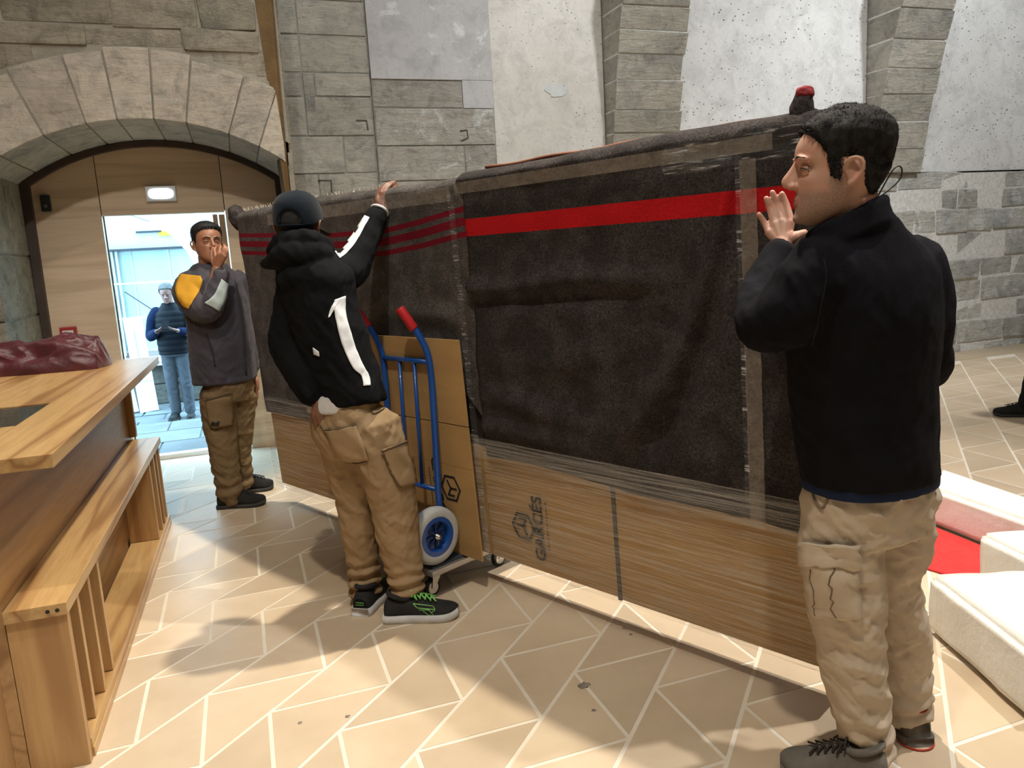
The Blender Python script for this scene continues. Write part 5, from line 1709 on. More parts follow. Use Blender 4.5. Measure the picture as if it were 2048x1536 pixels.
patch('pocket_flap', bv, [((1609, 1082), (1716, 1086)), ((1610, 1108), (1717, 1114)), ((1612, 1130), (1718, 1130))], beige, R, 0.017, 8, 5, 0.008)
dk = M('shadow_seam', (0.20, 0.155, 0.11), None, 0.95)
seam('seam', bv, [(1668, 1132), (1664, 1180), (1672, 1232)], dk, R, 0.0022, 0.016)
seam('seam', bv, [(1628, 1132), (1632, 1180), (1640, 1228)], dk, R, 0.0018, 0.016)
seam('seam', bv, [(1623, 972), (1630, 1000), (1645, 1016), (1660, 990), (1668, 975)], dk, R, 0.0035)
patch('back_pocket', bv, [((1715, 988), (1828, 988)), ((1722, 1000), (1822, 1000))], beige, R, 0.006, 8, 4, 0.006)
# shirt hem under the fleece
navy = cloth('navy_shirt', (0.010, 0.018, 0.050), (0.014, 0.024, 0.062), 0.85, 9, 0.15)
mb = MB()
loft(mb, [(J(1738, 900, 1.87), 0.168, 0.128), (J(1739, 945, 1.875), 0.176, 0.136), (J(1739, 968, 1.88), 0.177, 0.137)], lat, fw)
wear('shirt', fuse(mb, 0.007, 3), navy, R, 'navy shirt hem')
# fleece
fleece = cloth('dark_navy_fleece', (0.0045, 0.0045, 0.007), (0.0075, 0.0075, 0.011), 0.95, 8, 0.35, 220, 0.0)
mb = MB()
loft(mb, [(J(1740, 952, 1.875), 0.178, 0.140), (J(1736, 900, 1.865), 0.180, 0.142), (J(1728, 800, 1.85), 0.184, 0.142), (J(1726, 700, 1.83), 0.190, 0.140), (J(1728, 620, 1.81), 0.196, 0.135), (J(1730, 550, 1.80), 0.188, 0.122), (J(1727, 505, 1.79), 0.155, 0.10), (J(1722, 465, 1.785), 0.098, 0.085), (J(1716, 440, 1.78), 0.082, 0.080)], lat, fw)
limb(mb, [(J(1660, 530, 1.745), 0.085), (J(1620, 580, 1.735), 0.084), (J(1568, 632, 1.755), 0.074), (J(1528, 648, 1.81), 0.066), (J(1522, 600, 1.89), 0.056), (J(1545, 535, 1.96), 0.047), (J(1560, 504, 1.985), 0.041)], 7, 20)
limb(mb, [(J(1810, 520, 1.855), 0.080), (J(1834, 590, 1.87), 0.082), (J(1840, 680, 1.90), 0.074), (J(1838, 735, 1.94), 0.068), (J(1780, 690, 2.03), 0.052), (J(1745, 655, 2.06), 0.042)], 7, 20)
# stand-up collar, higher at the nape
cc = J(1693, 436, 1.775)
ring = []
for k in range(25):
    t = 2 * math.pi * k / 24
    hgt_ = 0.030 - 0.036 * (-math.cos(t))
    dvec = -yawvec(-70) * (-math.cos(t)) * 0.074 + yawvec(20) * math.sin(t) * 0.070
    ring.append(cc + yawvec(-70) * (-math.cos(t)) * 0.076 + yawvec(20) * math.sin(t) * 0.070 + Zv * (0.012 * 0 - 0.034 * (-math.cos(t))))
mb.tube(ring, 0.014, 8, False)
mb.tube([p - Zv * 0.020 for p in ring], 0.018, 8, False)
mb.tube([p - Zv * 0.040 for p in ring], 0.024, 8, False)
me = fuse(mb, 0.0065, 4, 0.5)
w1 = wrinkles(0.0060, 6, 7, 8.0, 0.9)
w2 = wrinkles(0.0045, 13, 16, 3.0, 1.0)
displace(me, lambda p, n_: w1(p, n_) + w2(p, n_) * (1.3 if p.x < 1.22 else 0.5))
flR = wear('fleece', me, fleece, R, 'dark navy fleece jacket with stand-up collar')
bv = bvh_of(flR)
sm = M('fleece_seam', (0.003, 0.003, 0.004), None, 0.9)
seam('seam', bv, [(1648, 520), (1652, 560), (1640, 620), (1625, 690)], sm, R, 0.0018, 0.0005)
# elastic loop standing up from the collar
mb = MB()
mb.tube(smooth_path([J(1753, 398, 1.80), J(1768, 370, 1.80), J(1786, 340, 1.80), J(1798, 332, 1.80), J(1804, 340, 1.80), J(1800, 358, 1.80), J(1780, 378, 1.80), J(1756, 396, 1.80)], 5), 0.0018, 6)
wear('cord_loop', mesh('cord_loop', mb.v, mb.f), MT['blk'], R)
# shoes
greysh = M('grey_suede_shoe', (0.16, 0.145, 0.125), (0.12, 0.108, 0.095), 0.9, 14, bump=0.3, bscale=200, bdist=0.003)
solered = M('grey_sole_red_edge', (0.14, 0.125, 0.11), None, 0.85)
u, h_, d_, s_, Ls = shoe(R, onfloor(1560, 1543), onfloor(1772, 1572), 0.0, greysh, solered, 0.105, 0.10, 'shoe', 0.026, 0.10, 'grey work shoe with dark laces')
laces(u, R, h_, d_, s_, Ls, M('dark_brown_laces', (0.035, 0.028, 0.022), None, 0.9), 0.10, 5, 0.0032)
u, h_, d_, s_, Ls = shoe(R, onfloor(1762, 1398), onfloor(1838, 1492), 0.0, greysh, solered, 0.105, 0.10, 'shoe', 0.026, 0.10, 'grey work shoe with dark laces')
redt = M('red_trim', (0.45, 0.05, 0.03), None, 0.8)
for zz_, rr2 in ((0.004, 1.05), (0.108, 0.6)):
    mb = MB()
    P = [h_ + d_ * (0.10 * Ls - math.cos(t) * 0.046 * rr2) + s_ * math.sin(t) * 0.046 * rr2 + Zv * zz_ for t in [math.pi * (k / 10) - math.pi / 2 for k in range(11)]]
    mb.tube(P, 0.003, 5)
    wear('red_trim', mesh('red_trim', mb.v, mb.f), redt, R).parent = u

# ------------------------------------------------------------------ person in the black hoodie and cap, centre
Mn = tag(empty('person', (0.50, 3.0, 0)), 'person in black hoodie and dark blue cap reaching up to the panel top', 'person')
skinM = skin_mat('brown_skin', (0.165, 0.080, 0.048), 0.10)
XM = head_matrix(J(601, 512, 3.12), yawvec(4) - Zv * 0.10, Zv + RH * 0.02, 1.03)
lat, fw = yawvec(28 + 90), yawvec(28)
mb = MB()
head_shape(mb, XM)
limb(mb, [(XM @ Vector((0, -0.02, 0.06)), 0.055), (J(610, 520, 3.10), 0.06)], 4, 16)
loft(mb, [(J(690, 820, 3.03), 0.12, 0.085), (J(662, 680, 3.05), 0.125, 0.09), (J(625, 560, 3.08), 0.13, 0.08), (J(612, 515, 3.10), 0.06, 0.055)], lat, fw)
wr_ = J(764, 421, 3.42)
kn = [J(763, 384, 3.43), J(772, 382, 3.44), J(780, 386, 3.46), J(786, 393, 3.47)]
fi = [[J(771, 371, 3.455), J(781, 366, 3.485), J(790, 364, 3.50)], [J(781, 370, 3.465), J(789, 368, 3.50), J(794, 370, 3.515)], [J(788, 376, 3.48), J(794, 374, 3.51), J(797, 378, 3.52)], [J(792, 386, 3.485), J(797, 384, 3.51), J(799, 388, 3.515)]]
th = [J(756, 404, 3.42), J(757, 390, 3.43), J(762, 378, 3.445), J(768, 373, 3.455)]
hand(mb, wr_, kn, fi, th, rw=0.030, rf=0.0092)
limb(mb, [(wr_, 0.030), (J(735, 480, 3.34), 0.036), (J(708, 545, 3.25), 0.042), (J(655, 540, 3.09), 0.05)], 5, 14)
wl = J(634, 800, 2.955)
kn = [J(653, 822, 2.945), J(645, 830, 2.935), J(636, 833, 2.935), J(627, 830, 2.94)]
fi = [[J(660, 832, 2.955), J(661, 842, 2.965), J(658, 848, 2.97)], [J(650, 843, 2.945), J(652, 852, 2.95), J(650, 858, 2.96)], [J(640, 847, 2.94), J(643, 855, 2.95), J(643, 861, 2.955)], [J(630, 842, 2.945), J(632, 850, 2.95), J(634, 855, 2.955)]]
th = [J(650, 806, 2.955), J(658, 812, 2.965), J(663, 820, 2.975), J(665, 828, 2.98)]
hand(mb, wl, kn, fi, th, rw=0.028)
limb(mb, [(wl, 0.028), (J(610, 755, 3.0), 0.036), (J(578, 688, 3.09), 0.045), (J(575, 590, 3.13), 0.05)], 5, 14)
limb(mb, [(J(745, 850, 3.0), 0.07), (J(788, 1000, 2.99), 0.05), (J(810, 1190, 2.985), 0.038)], 6, 12)
limb(mb, [(J(685, 850, 3.05), 0.07), (J(712, 1010, 3.08), 0.05), (J(730, 1185, 3.10), 0.038)], 6, 12)
wear('body', fuse(mb, 0.0033, 6, 0.5), skinM, Mn)
wear('hair', hair_cap(XM, 0.003, lambda p: (p.z - float(np.interp(p.y, [-0.1, -0.05, -0.02, 0.02, 0.05, 0.1], [0.045, 0.06, 0.12, 0.12, 0.15, 0.19]))), 0.001, 3.0, 60), M('black_cropped_hair', (0.008, 0.007, 0.007), (0.02, 0.018, 0.017), 0.8, 80, bump=0.6, bscale=220, bdist=0.003), Mn)
# trousers
khaki = cloth('tan_work_trousers', (0.335, 0.235, 0.135), (0.275, 0.190, 0.108), 0.85, 7, 0.2, 160)
mb = MB()
loft(mb, [(J(692, 790, 3.03), 0.130, 0.100), (J(692, 825, 3.03), 0.148, 0.118), (J(700, 865, 3.03), 0.158, 0.125), (J(715, 905, 3.03), 0.145, 0.115)], lat, fw)
limb(mb, [(J(745, 850, 3.0), 0.108), (J(768, 925, 2.99), 0.106), (J(786, 1000, 2.99), 0.094), (J(797, 1075, 2.99), 0.086), (J(807, 1130, 2.985), 0.074), (J(812, 1172, 2.98), 0.066), (J(813, 1190, 2.98), 0.064)], 7, 20)
limb(mb, [(J(680, 850, 3.06), 0.105), (J(698, 925, 3.07), 0.096), (J(712, 1000, 3.08), 0.082), (J(720, 1075, 3.09), 0.072), (J(727, 1130, 3.10), 0.064), (J(729, 1170, 3.10), 0.062), (J(729, 1196, 3.10), 0.060)], 7, 20)
me = fuse(mb, 0.0065, 4, 0.5)
w1 = wrinkles(0.0085, 7, 11, 12.0, 0.9)
w2 = wrinkles(0.0045, 16, 26, 15.0, 1.2)
ab = ankle_bunch(0.10, 0.26, 0.013, 125)
displace(me, lambda p, n_: w1(p, n_) + w2(p, n_) + ab(p))
trM = wear('trousers', me, khaki, Mn, 'tan cargo trousers bunched over the shoes')
bv = bvh_of(trM)
dk2 = M('tan_dark_seam', (0.10, 0.068, 0.04), None, 0.95)
patch('cargo_pocket', bv, [((765, 898), (813, 884)), ((776, 935), (822, 925)), ((797, 972), (828, 965))], khaki, Mn, 0.009, 8, 6, 0.012)
seam('pocket_edge', bv, [(762, 902), (790, 891), (814, 880)], dk2, Mn, 0.0045, 0.014)
seam('pocket_edge', bv, [(766, 905), (782, 945), (799, 975)], dk2, Mn, 0.004, 0.012)
patch('back_pocket', bv, [((652, 862), (712, 850)), ((668, 900), (728, 890)), ((690, 925), (738, 920))], khaki, Mn, 0.005, 8, 5, 0.006)
seam('pocket_edge', bv, [(651, 860), (680, 857), (713, 848)], dk2, Mn, 0.003, 0.006)
seam('pocket_edge', bv, [(741, 818), (750, 828), (775, 812)], dk2, Mn, 0.003, 0.003)
seam('seam', bv, [(640, 850), (668, 893), (705, 925), (735, 922)], dk2, Mn, 0.003, 0.002)
# white T-shirt tail
mb = MB()
loft(mb, [(J(684, 770, 3.03), 0.125, 0.112), (J(680, 800, 3.03), 0.125, 0.117), (J(676, 818, 3.03), 0.120, 0.115)], lat, fw)
wear('t_shirt', fuse(mb, 0.006, 3), cloth('white_t_shirt', (0.62, 0.62, 0.62), (0.52, 0.52, 0.54), 0.9), Mn, 'white T-shirt showing under the hoodie')
# hoodie
hood = cloth('black_hoodie', (0.0035, 0.0038, 0.0045), (0.0062, 0.0067, 0.0078), 0.95, 8, 0.3, 200, 0.0)
mb = MB()
loft(mb, [(J(700, 803, 3.03), 0.148, 0.118), (J(697, 790, 3.03), 0.154, 0.124), (J(688, 765, 3.035), 0.156, 0.128), (J(670, 700, 3.045), 0.152, 0.124), (J(652, 640, 3.055), 0.148, 0.122), (J(637, 590, 3.07), 0.152, 0.120), (J(628, 550, 3.08), 0.160, 0.115), (J(618, 520, 3.09), 0.12, 0.09), (J(610, 495, 3.10), 0.075, 0.07)], lat, fw)
limb(mb, [(J(640, 545, 3.07), 0.085), (J(672, 548, 3.12), 0.080), (J(702, 540, 3.22), 0.072), (J(722, 500, 3.30), 0.062), (J(744, 455, 3.37), 0.052), (J(757, 428, 3.405), 0.045)], 7, 20)
limb(mb, [(J(600, 560, 3.12), 0.085), (J(588, 620, 3.13), 0.082), (J(578, 680, 3.09), 0.078), (J(592, 728, 3.03), 0.068), (J(615, 772, 2.98), 0.056), (J(628, 795, 2.965), 0.050)], 7, 20)
# hood lying round the neck and down the back
limb(mb, [(J(656, 505, 3.12), 0.034), (J(642, 484, 3.07), 0.036), (J(605, 478, 3.02), 0.038), (J(565, 484, 3.03), 0.036), (J(549, 502, 3.09), 0.034)], 7, 16)
limb(mb, [(J(648, 512, 3.06), 0.050), (J(605, 507, 3.01), 0.056), (J(566, 514, 3.02), 0.054), (J(543, 524, 3.04), 0.032), (J(528, 527, 3.05), 0.018)], 7, 16)
limb(mb, [(J(640, 540, 3.04), 0.05), (J(604, 552, 3.01), 0.058), (J(575, 560, 3.03), 0.050)], 6, 16)
me = fuse(mb, 0.0065, 4, 0.5)
w1 = wrinkles(0.0075, 6, 9, 22.0, 1.0)
w2 = wrinkles(0.0055, 13, 17, 25.0, 1.0)
displace(me, lambda p, n_: w1(p, n_) + w2(p, n_))
hoM = wear('hoodie', me, hood, Mn, 'black hooded sweatshirt')
bv = bvh_of(hoM)
white = cloth('white_stripe', (0.72, 0.74, 0.76), (0.64, 0.66, 0.69), 0.8, 9, 0.2)
patch('side_stripe', bv, [((668, 600), (690, 592)), ((669, 625), (691, 628)), ((676, 660), (698, 655)), ((688, 700), (709, 692)), ((705, 735), (724, 728)), ((722, 752), (737, 752)), ((726, 772), (740, 771))], white, Mn, 0.004, 6, 6, 0.003, 'white side stripe')
patch('side_stripe', bv, [((656, 636), (660, 634)), ((662, 616), (672, 612)), ((670, 600), (684, 596))], white, Mn, 0.004, 5, 6, 0.003)
patch('sleeve_stripe', bv, [((668, 503), (679, 518)), ((680, 488), (694, 507)), ((698, 470), (710, 488)), ((712, 450), (724, 464)), ((726, 430), (739, 436))], white, Mn, 0.004, 6, 6, 0.003, 'white sleeve stripe')
patch('sleeve_stripe', bv, [((627, 695), (638, 703)), ((629, 708), (640, 712))], white, Mn, 0.004, 4, 4, 0.003)
mb = MB()
c_ = J(760, 421, 3.412)
ax_ = (J(770, 400, 3.44) - J(744, 455, 3.37)).normalized()
a_ = ax_.orthogonal().normalized(); b_ = ax_.cross(a_)
mb.tube([c_ + (a_ * math.cos(t) + b_ * math.sin(t)) * 0.037 for t in [2 * math.pi * k / 20 for k in range(21)]], 0.006, 6, False)
wear('cuff', mesh('cuff', mb.v, mb.f), white, Mn)
# cap: dome with a rear opening, strap below it, visor in front
capm = cloth('dark_blue_cap', (0.0035, 0.0070, 0.0125), (0.006, 0.0115, 0.019), 0.9, 20, 0.4, 260, 0.1)
CC = Vector((0, -0.006, 0.125))
def cap_mask(p):
    edge = p.z - float(np.interp(p.y, [-0.1, 0.0, 0.1], [0.098, 0.125, 0.150]))
    if p.y < -0.05:
        hole = (p.x / 0.040) ** 2 + ((p.z - 0.112) / 0.048) ** 2 - 1
        if p.z > 0.112:
            edge = min(edge, hole * 0.03)
    return edge
cap = wear('cap', hair_cap(XM, 0.011, cap_mask, 0.0012, 2.0, 20, 0.004), capm, Mn, 'dark blue baseball cap')
sd = cap.modifiers.new('thickness', 'SOLIDIFY'); sd.thickness = 0.004
mb = MB()
mb.tube([XM @ Vector((0.042 * math.cos(a_), -0.117 + 0.020 * math.cos(a_) ** 2 + 0.012 * math.sin(a_) * math.sin(a_), 0.112 + 0.050 * math.sin(a_))) for a_ in [math.pi * k / 16 for k in range(17)]], 0.0030, 6)
wear('cap_piping', mesh('p', mb.v, mb.f), capm, Mn).parent = cap
mb = MB(); ell(mb, XM @ (CC + Vector((0, 0, 0.123))), (0.008, 0, 0), (0, 0.008, 0), (0, 0, 0.005), 10, 6)
wear('cap_button', mesh('b', mb.v, mb.f), capm, Mn).parent = cap
vs, fs = [], []
for j in range(2):
    for i in range(9):
        for k in range(13):
            a = -0.75 + 1.5 * k / 12
            r_ = 0.100 + 0.075 * i / 8 * math.cos(a * 0.9)
            vs.append(XM @ (CC + Vector((math.sin(a) * r_ * 0.9, math.cos(a) * r_ * 1.05, -0.004 - 0.020 * (i / 8) - 0.012 * (a / 0.75) ** 2 - 0.004 * j))))
for j in range(2):
    for i in range(8):
        for k in range(12):
            q = j * 117 + i * 13 + k
            fs.append((q, q + 1, q + 14, q + 13) if j == 0 else (q, q + 13, q + 14, q + 1))
wear('visor', mesh('visor', vs, fs), capm, Mn).parent = cap
# trainers
blkup = M('black_knit_trainer', (0.010, 0.010, 0.011), (0.018, 0.018, 0.019), 0.85, 20, bump=0.4, bscale=260, bdist=0.003)
whs = M('white_trainer_sole', (0.66, 0.66, 0.66), (0.50, 0.50, 0.50), 0.7, 14)
green = M('neon_green_laces', (0.22, 0.62, 0.16), None, 0.7)
u, h_, d_, s_, Ls = shoe(Mn, onfloor(918, 1232), onfloor(772, 1240), 0.0, blkup, whs, 0.104, 0.090, 'shoe', 0.034, 0.095, 'black trainer with neon green laces and white sole')
laces(u, Mn, h_, d_, s_, Ls, green, 0.098, 5, 0.0034)
# green outlined emblem on the side of the shoe
bvS = bvh_of(u)
for pts in ([(826, 1207), (866, 1212), (870, 1219), (834, 1216), (826, 1207)], [(838, 1220), (858, 1220), (868, 1232), (856, 1230), (846, 1222)], [(870, 1220), (862, 1226)]):
    mb_p = []
    pts = [(a_[0] + (b_[0] - a_[0]) * k / 8, a_[1] + (b_[1] - a_[1]) * k / 8) for a_, b_ in zip(pts[:-1], pts[1:]) for k in range(9)]
    for px, py in pts:
        hit = bvS.ray_cast(CAMLOC, ray(px, py).normalized())
        if hit[0] is not None:
            mb_p.append(hit[0] + hit[1] * 0.002)
    if len(mb_p) > 1:
        mb = MB().tube(mb_p, 0.0028, 5)
        wear('emblem', mesh('emblem', mb.v, mb.f), green, Mn).parent = u
u, h_, d_, s_, Ls = shoe(Mn, onfloor(778, 1172), onfloor(722, 1232), 0.0, blkup, whs, 0.104, 0.090, 'shoe', 0.034, 0.095, 'black trainer with neon green laces and white sole')
laces(u, Mn, h_, d_, s_, Ls, green, 0.098, 5, 0.0034)
mb = MB().tube([h_ + d_ * 0.01 - s_ * 0.0 + Zv * z_ - d_ * 0.014 + s_ * x_ for x_, z_ in ((-0.018, 0.05), (0.018, 0.05), (0.018, 0.06), (-0.018, 0.06))], 0.0014, 5)
wear('heel_tab', mesh('heel_tab', mb.v, mb.f), green, Mn).parent = u

# ------------------------------------------------------------------ person with hand at the mouth, left of the panel
T = tag(empty('person', (-0.13, 4.95, 0)), 'person in padded grey jacket with mustard shoulder, hand raised to mouth, beside the doorway', 'person')
skinT = skin_mat('tan_skin', (0.30, 0.150, 0.085), 0.10)
fT = yawvec(122)
lat, fw = yawvec(122 + 90), fT
XT = head_matrix(J(420, 528, 4.56), yawvec(143) + Zv * 0.10, Zv + RH * 0.05, 1.0)
mb = MB()
head_shape(mb, XT)
limb(mb, [(XT @ Vector((0, -0.02, 0.05)), 0.056), (J(420, 545, 4.6), 0.06)], 4, 16)
loft(mb, [(J(457, 770, 4.62), 0.12, 0.10), (J(440, 660, 4.62), 0.14, 0.11), (J(426, 570, 4.6), 0.14, 0.09), (J(420, 540, 4.6), 0.06, 0.055)], lat, fw)
JT = lambda a_, b_, D: J(a_ - 6, b_ - 1, D)
wr_ = JT(441, 538, 4.40)
kn = [JT(437, 512, 4.39), JT(444, 508, 4.375), JT(451, 508, 4.37), JT(457, 512, 4.37)]
fi = [[JT(435, 502, 4.40), JT(436, 498, 4.41), JT(438, 496, 4.415)], [JT(446, 499, 4.385), JT(447, 494, 4.40), JT(446, 492, 4.41)], [JT(454, 498, 4.375), JT(455, 493, 4.39), JT(453, 490, 4.40)], [JT(460, 504, 4.37), JT(461, 498, 4.38), JT(459, 495, 4.39)]]
th = [JT(432, 522, 4.41), JT(430, 510, 4.415), JT(431, 501, 4.42), JT(433, 496, 4.425)]
hand(mb, wr_, kn, fi, th, rw=0.030)
limb(mb, [(wr_, 0.03), (JT(432, 585, 4.38), 0.036), (JT(420, 620, 4.37), 0.042), (JT(376, 575, 4.5), 0.05)], 5, 14)
limb(mb, [(J(478, 570, 4.74), 0.05), (J(497, 650, 4.76), 0.042), (J(500, 715, 4.70), 0.032), (J(503, 745, 4.70), 0.03)], 5, 14)
wq = J(503, 748, 4.70)
hand(mb, wq, [wq - Zv * 0.075 + fT * a for a in (0.03, 0.01, -0.01, -0.03)], [[wq - Zv * h_ + fT * a for h_ in (0.105, 0.13, 0.148)] for a in (0.032, 0.01, -0.012, -0.033)], [wq - Zv * 0.03 + fT * 0.035, wq - Zv * 0.055 + fT * 0.045, wq - Zv * 0.08 + fT * 0.045, wq - Zv * 0.095 + fT * 0.042])
limb(mb, [(J(435, 780, 4.56), 0.07), (J(447, 890, 4.56), 0.05), (J(462, 1000, 4.57), 0.038)], 6, 12)
limb(mb, [(J(482, 780, 4.68), 0.07), (J(480, 890, 4.72), 0.05), (J(486, 970, 4.75), 0.038)], 6, 12)
wear('body', fuse(mb, 0.0036, 5, 0.5), skinT, T)
eyes(XT, T, (-0.25, 1, 0.0))
lashes(XT, T, MT['blk'])
def maskT(p):
    hl = float(np.interp(p.y, [-0.12, -0.055, -0.035, -0.030, 0.004, 0.010, 0.028, 0.040, 0.060, 0.085, 0.1], [0.045, 0.055, 0.085, 0.132, 0.134, 0.105, 0.125, 0.165, 0.184, 0.194, 0.198]))
    return p.z - hl
hb = M('black_short_hair', (0.006, 0.006, 0.007), (0.018, 0.017, 0.018), 0.5, 60, bump=0.8, bscale=180, bdist=0.005)
wear('hair', hair_cap(XT, lambda p: 0.003 + 0.013 * smst(0.15, 0.205, p.z), maskT, 0.003, 7.0, 60), hb, T, 'short black hair')
strands(XT, maskT, 4000, lambda p: 0.006 + 0.016 * smst(0.15, 0.20, p.z), lambda p: (0.2, 0.6 - 1.2 * smst(0.17, 0.10, p.z), -1.4 * smst(0.20, 0.13, p.z) + 0.1), hb, T, 5, 0.0016)
for sx in (1, -1):
    mb = MB()
    mb.tube([XT @ Vector(p) for p in ((sx * 0.011, 0.0925, 0.1375), (sx * 0.028, 0.0915, 0.1430), (sx * 0.047, 0.078, 0.1385))], [0.003, 0.0045, 0.0025], 6)
    wear('eyebrow', mesh('eyebrow', mb.v, mb.f), hb, T)
brown = cloth('khaki_brown_trousers', (0.185, 0.125, 0.065), (0.150, 0.100, 0.052), 0.85, 7, 0.2, 160)
mb = MB()
loft(mb, [(J(457, 735, 4.62), 0.135, 0.115), (J(458, 770, 4.62), 0.150, 0.128), (J(458, 800, 4.62), 0.145, 0.125)], lat, fw)
limb(mb, [(J(433, 785, 4.56), 0.098), (J(440, 850, 4.56), 0.094), (J(447, 905, 4.56), 0.083), (J(455, 955, 4.565), 0.078), (J(463, 994, 4.57), 0.072)], 7, 20)
limb(mb, [(J(484, 785, 4.68), 0.094), (J(479, 850, 4.70), 0.086), (J(478, 905, 4.72), 0.074), (J(483, 945, 4.745), 0.066), (J(487, 968, 4.75), 0.062)], 7, 20)
me = fuse(mb, 0.008, 4, 0.5)
w1 = wrinkles(0.010, 7, 12, 32.0, 0.9); w2 = wrinkles(0.006, 15, 26, 35.0, 1.2); ab3 = ankle_bunch(0.08, 0.34, 0.008, 80)
displace(me, lambda p, n_: w1(p, n_) + w2(p, n_) + ab3(p))
trT = wear('trousers', me, brown, T, 'khaki-brown cargo trousers')
bv = bvh_of(trT)
patch('cargo_pocket', bv, [((412, 800), (462, 792)), ((416, 830), (464, 822)), ((424, 856), (462, 850))], brown, T, 0.012, 8, 5, 0.012)
seam('pocket_edge', bv, [(411, 800), (436, 794), (464, 786)], M('brown_seam', (0.06, 0.04, 0.02), None, 0.9), T, 0.004, 0.016)
patch('pocket_label', bv, [((426, 842), (438, 842)), ((426, 848), (438, 848))], MT['blk'], T, 0.02, 3, 3, 0.003)
jk = cloth('grey_purple_jacket', (0.056, 0.051, 0.064), (0.043, 0.039, 0.050), 0.6, 8, 0.2, 90, 0.1)
mb = MB()
loft(mb, [(J(450, 756, 4.62), 0.188, 0.155), (J(448, 735, 4.62), 0.192, 0.160), (J(444, 690, 4.62), 0.192, 0.160), (J(438, 640, 4.62), 0.190, 0.155), (J(431, 595, 4.61), 0.188, 0.145), (J(425, 562, 4.60), 0.172, 0.125), (J(421, 542, 4.60), 0.125, 0.10), (J(419, 528, 4.60), 0.085, 0.082)], lat, fw)
limb(mb, [(J(385, 562, 4.54), 0.080), (J(377, 585, 4.49), 0.086), (J(394, 612, 4.43), 0.080), (J(419, 620, 4.38), 0.068), (J(432, 590, 4.38), 0.060), (J(441, 556, 4.395), 0.048), (J(442, 545, 4.40), 0.044)], 7, 20)
limb(mb, [(J(470, 558, 4.70), 0.075), (J(484, 600, 4.74), 0.076), (J(496, 650, 4.76), 0.068), (J(500, 705, 4.71), 0.056), (J(502, 735, 4.70), 0.050)], 7, 20)
nk = XT @ Vector((0, -0.018, -0.004))
ring = [nk + yawvec(150) * math.cos(t) * 0.078 + yawvec(240) * math.sin(t) * 0.074 + Zv * (-0.012 - 0.020 * math.cos(t)) for t in [2 * math.pi * k / 24 for k in range(25)]]
for dz, r_ in ((0.0, 0.014), (-0.022, 0.018), (-0.044, 0.024)):
    mb.tube([p + Zv * dz for p in ring], r_, 8, False)
hem = [J(450, 757, 4.62) + lat * math.cos(t) * 0.180 + fw * math.sin(t) * 0.150 for t in [2 * math.pi * k / 40 for k in range(41)]]
mb.tube(hem, 0.016, 8, False)
me = fuse(mb, 0.0075, 4, 0.5)
w1 = wrinkles(0.009, 5, 8, 42.0, 0.9); w2 = wrinkles(0.006, 12, 15, 45.0, 1.0)
displace(me, lambda p, n_: w1(p, n_) + w2(p, n_))
jT = wear('jacket', me, jk, T, 'padded grey jacket')
bv = bvh_of(jT)
must = cloth('mustard_panel', (0.52, 0.27, 0.025), (0.44, 0.22, 0.02), 0.65, 8, 0.2)
mint = cloth('pale_mint_panel', (0.40, 0.47, 0.46), (0.34, 0.40, 0.40), 0.65, 8, 0.2)
patch('mustard_panel', bv, [((362, 549), (402, 553)), ((354, 566), (405, 566)), ((352, 582), (398, 584)), ((358, 600), (385, 606)), ((368, 612), (378, 618))], must, T, 0.005, 10, 6, 0.004, 'mustard yellow shoulder panel')
patch('mint_panel', bv, [((443, 558), (456, 569)), ((438, 570), (453, 582)), ((428, 590), (450, 600)), ((410, 606), (438, 622))], mint, T, 0.005, 8, 6, 0.004, 'pale mint sleeve panel')
seam('zip', bv, [(470, 560), (484, 640), (492, 750)], M('dark_zip', (0.02, 0.018, 0.02), None, 0.7), T, 0.006, 0.003)
seam('pocket_zip', bv, [(412, 668), (424, 700), (430, 732)], M('dark_zip', (0.02, 0.018, 0.02), None, 0.7), T, 0.005, 0.002)
blkshoe = M('black_nubuck_shoe', (0.010, 0.010, 0.010), (0.016, 0.016, 0.016), 0.9, 20, bump=0.3, bscale=200, bdist=0.003)
bsole = M('black_shoe_sole', (0.02, 0.02, 0.02), (0.05, 0.048, 0.045), 0.8, 6)
for a, b in (((532, 1008), (438, 1016)), ((548, 976), (484, 986))):
    u, h_, d_, s_, Ls = shoe(T, onfloor(*a), onfloor(*b), 0.0, blkshoe, bsole, 0.102, 0.098, 'shoe', 0.024, 0.10, 'black work shoe')
    laces(u, T, h_, d_, s_, Ls, MT['blk'], 0.10, 4, 0.003, False)

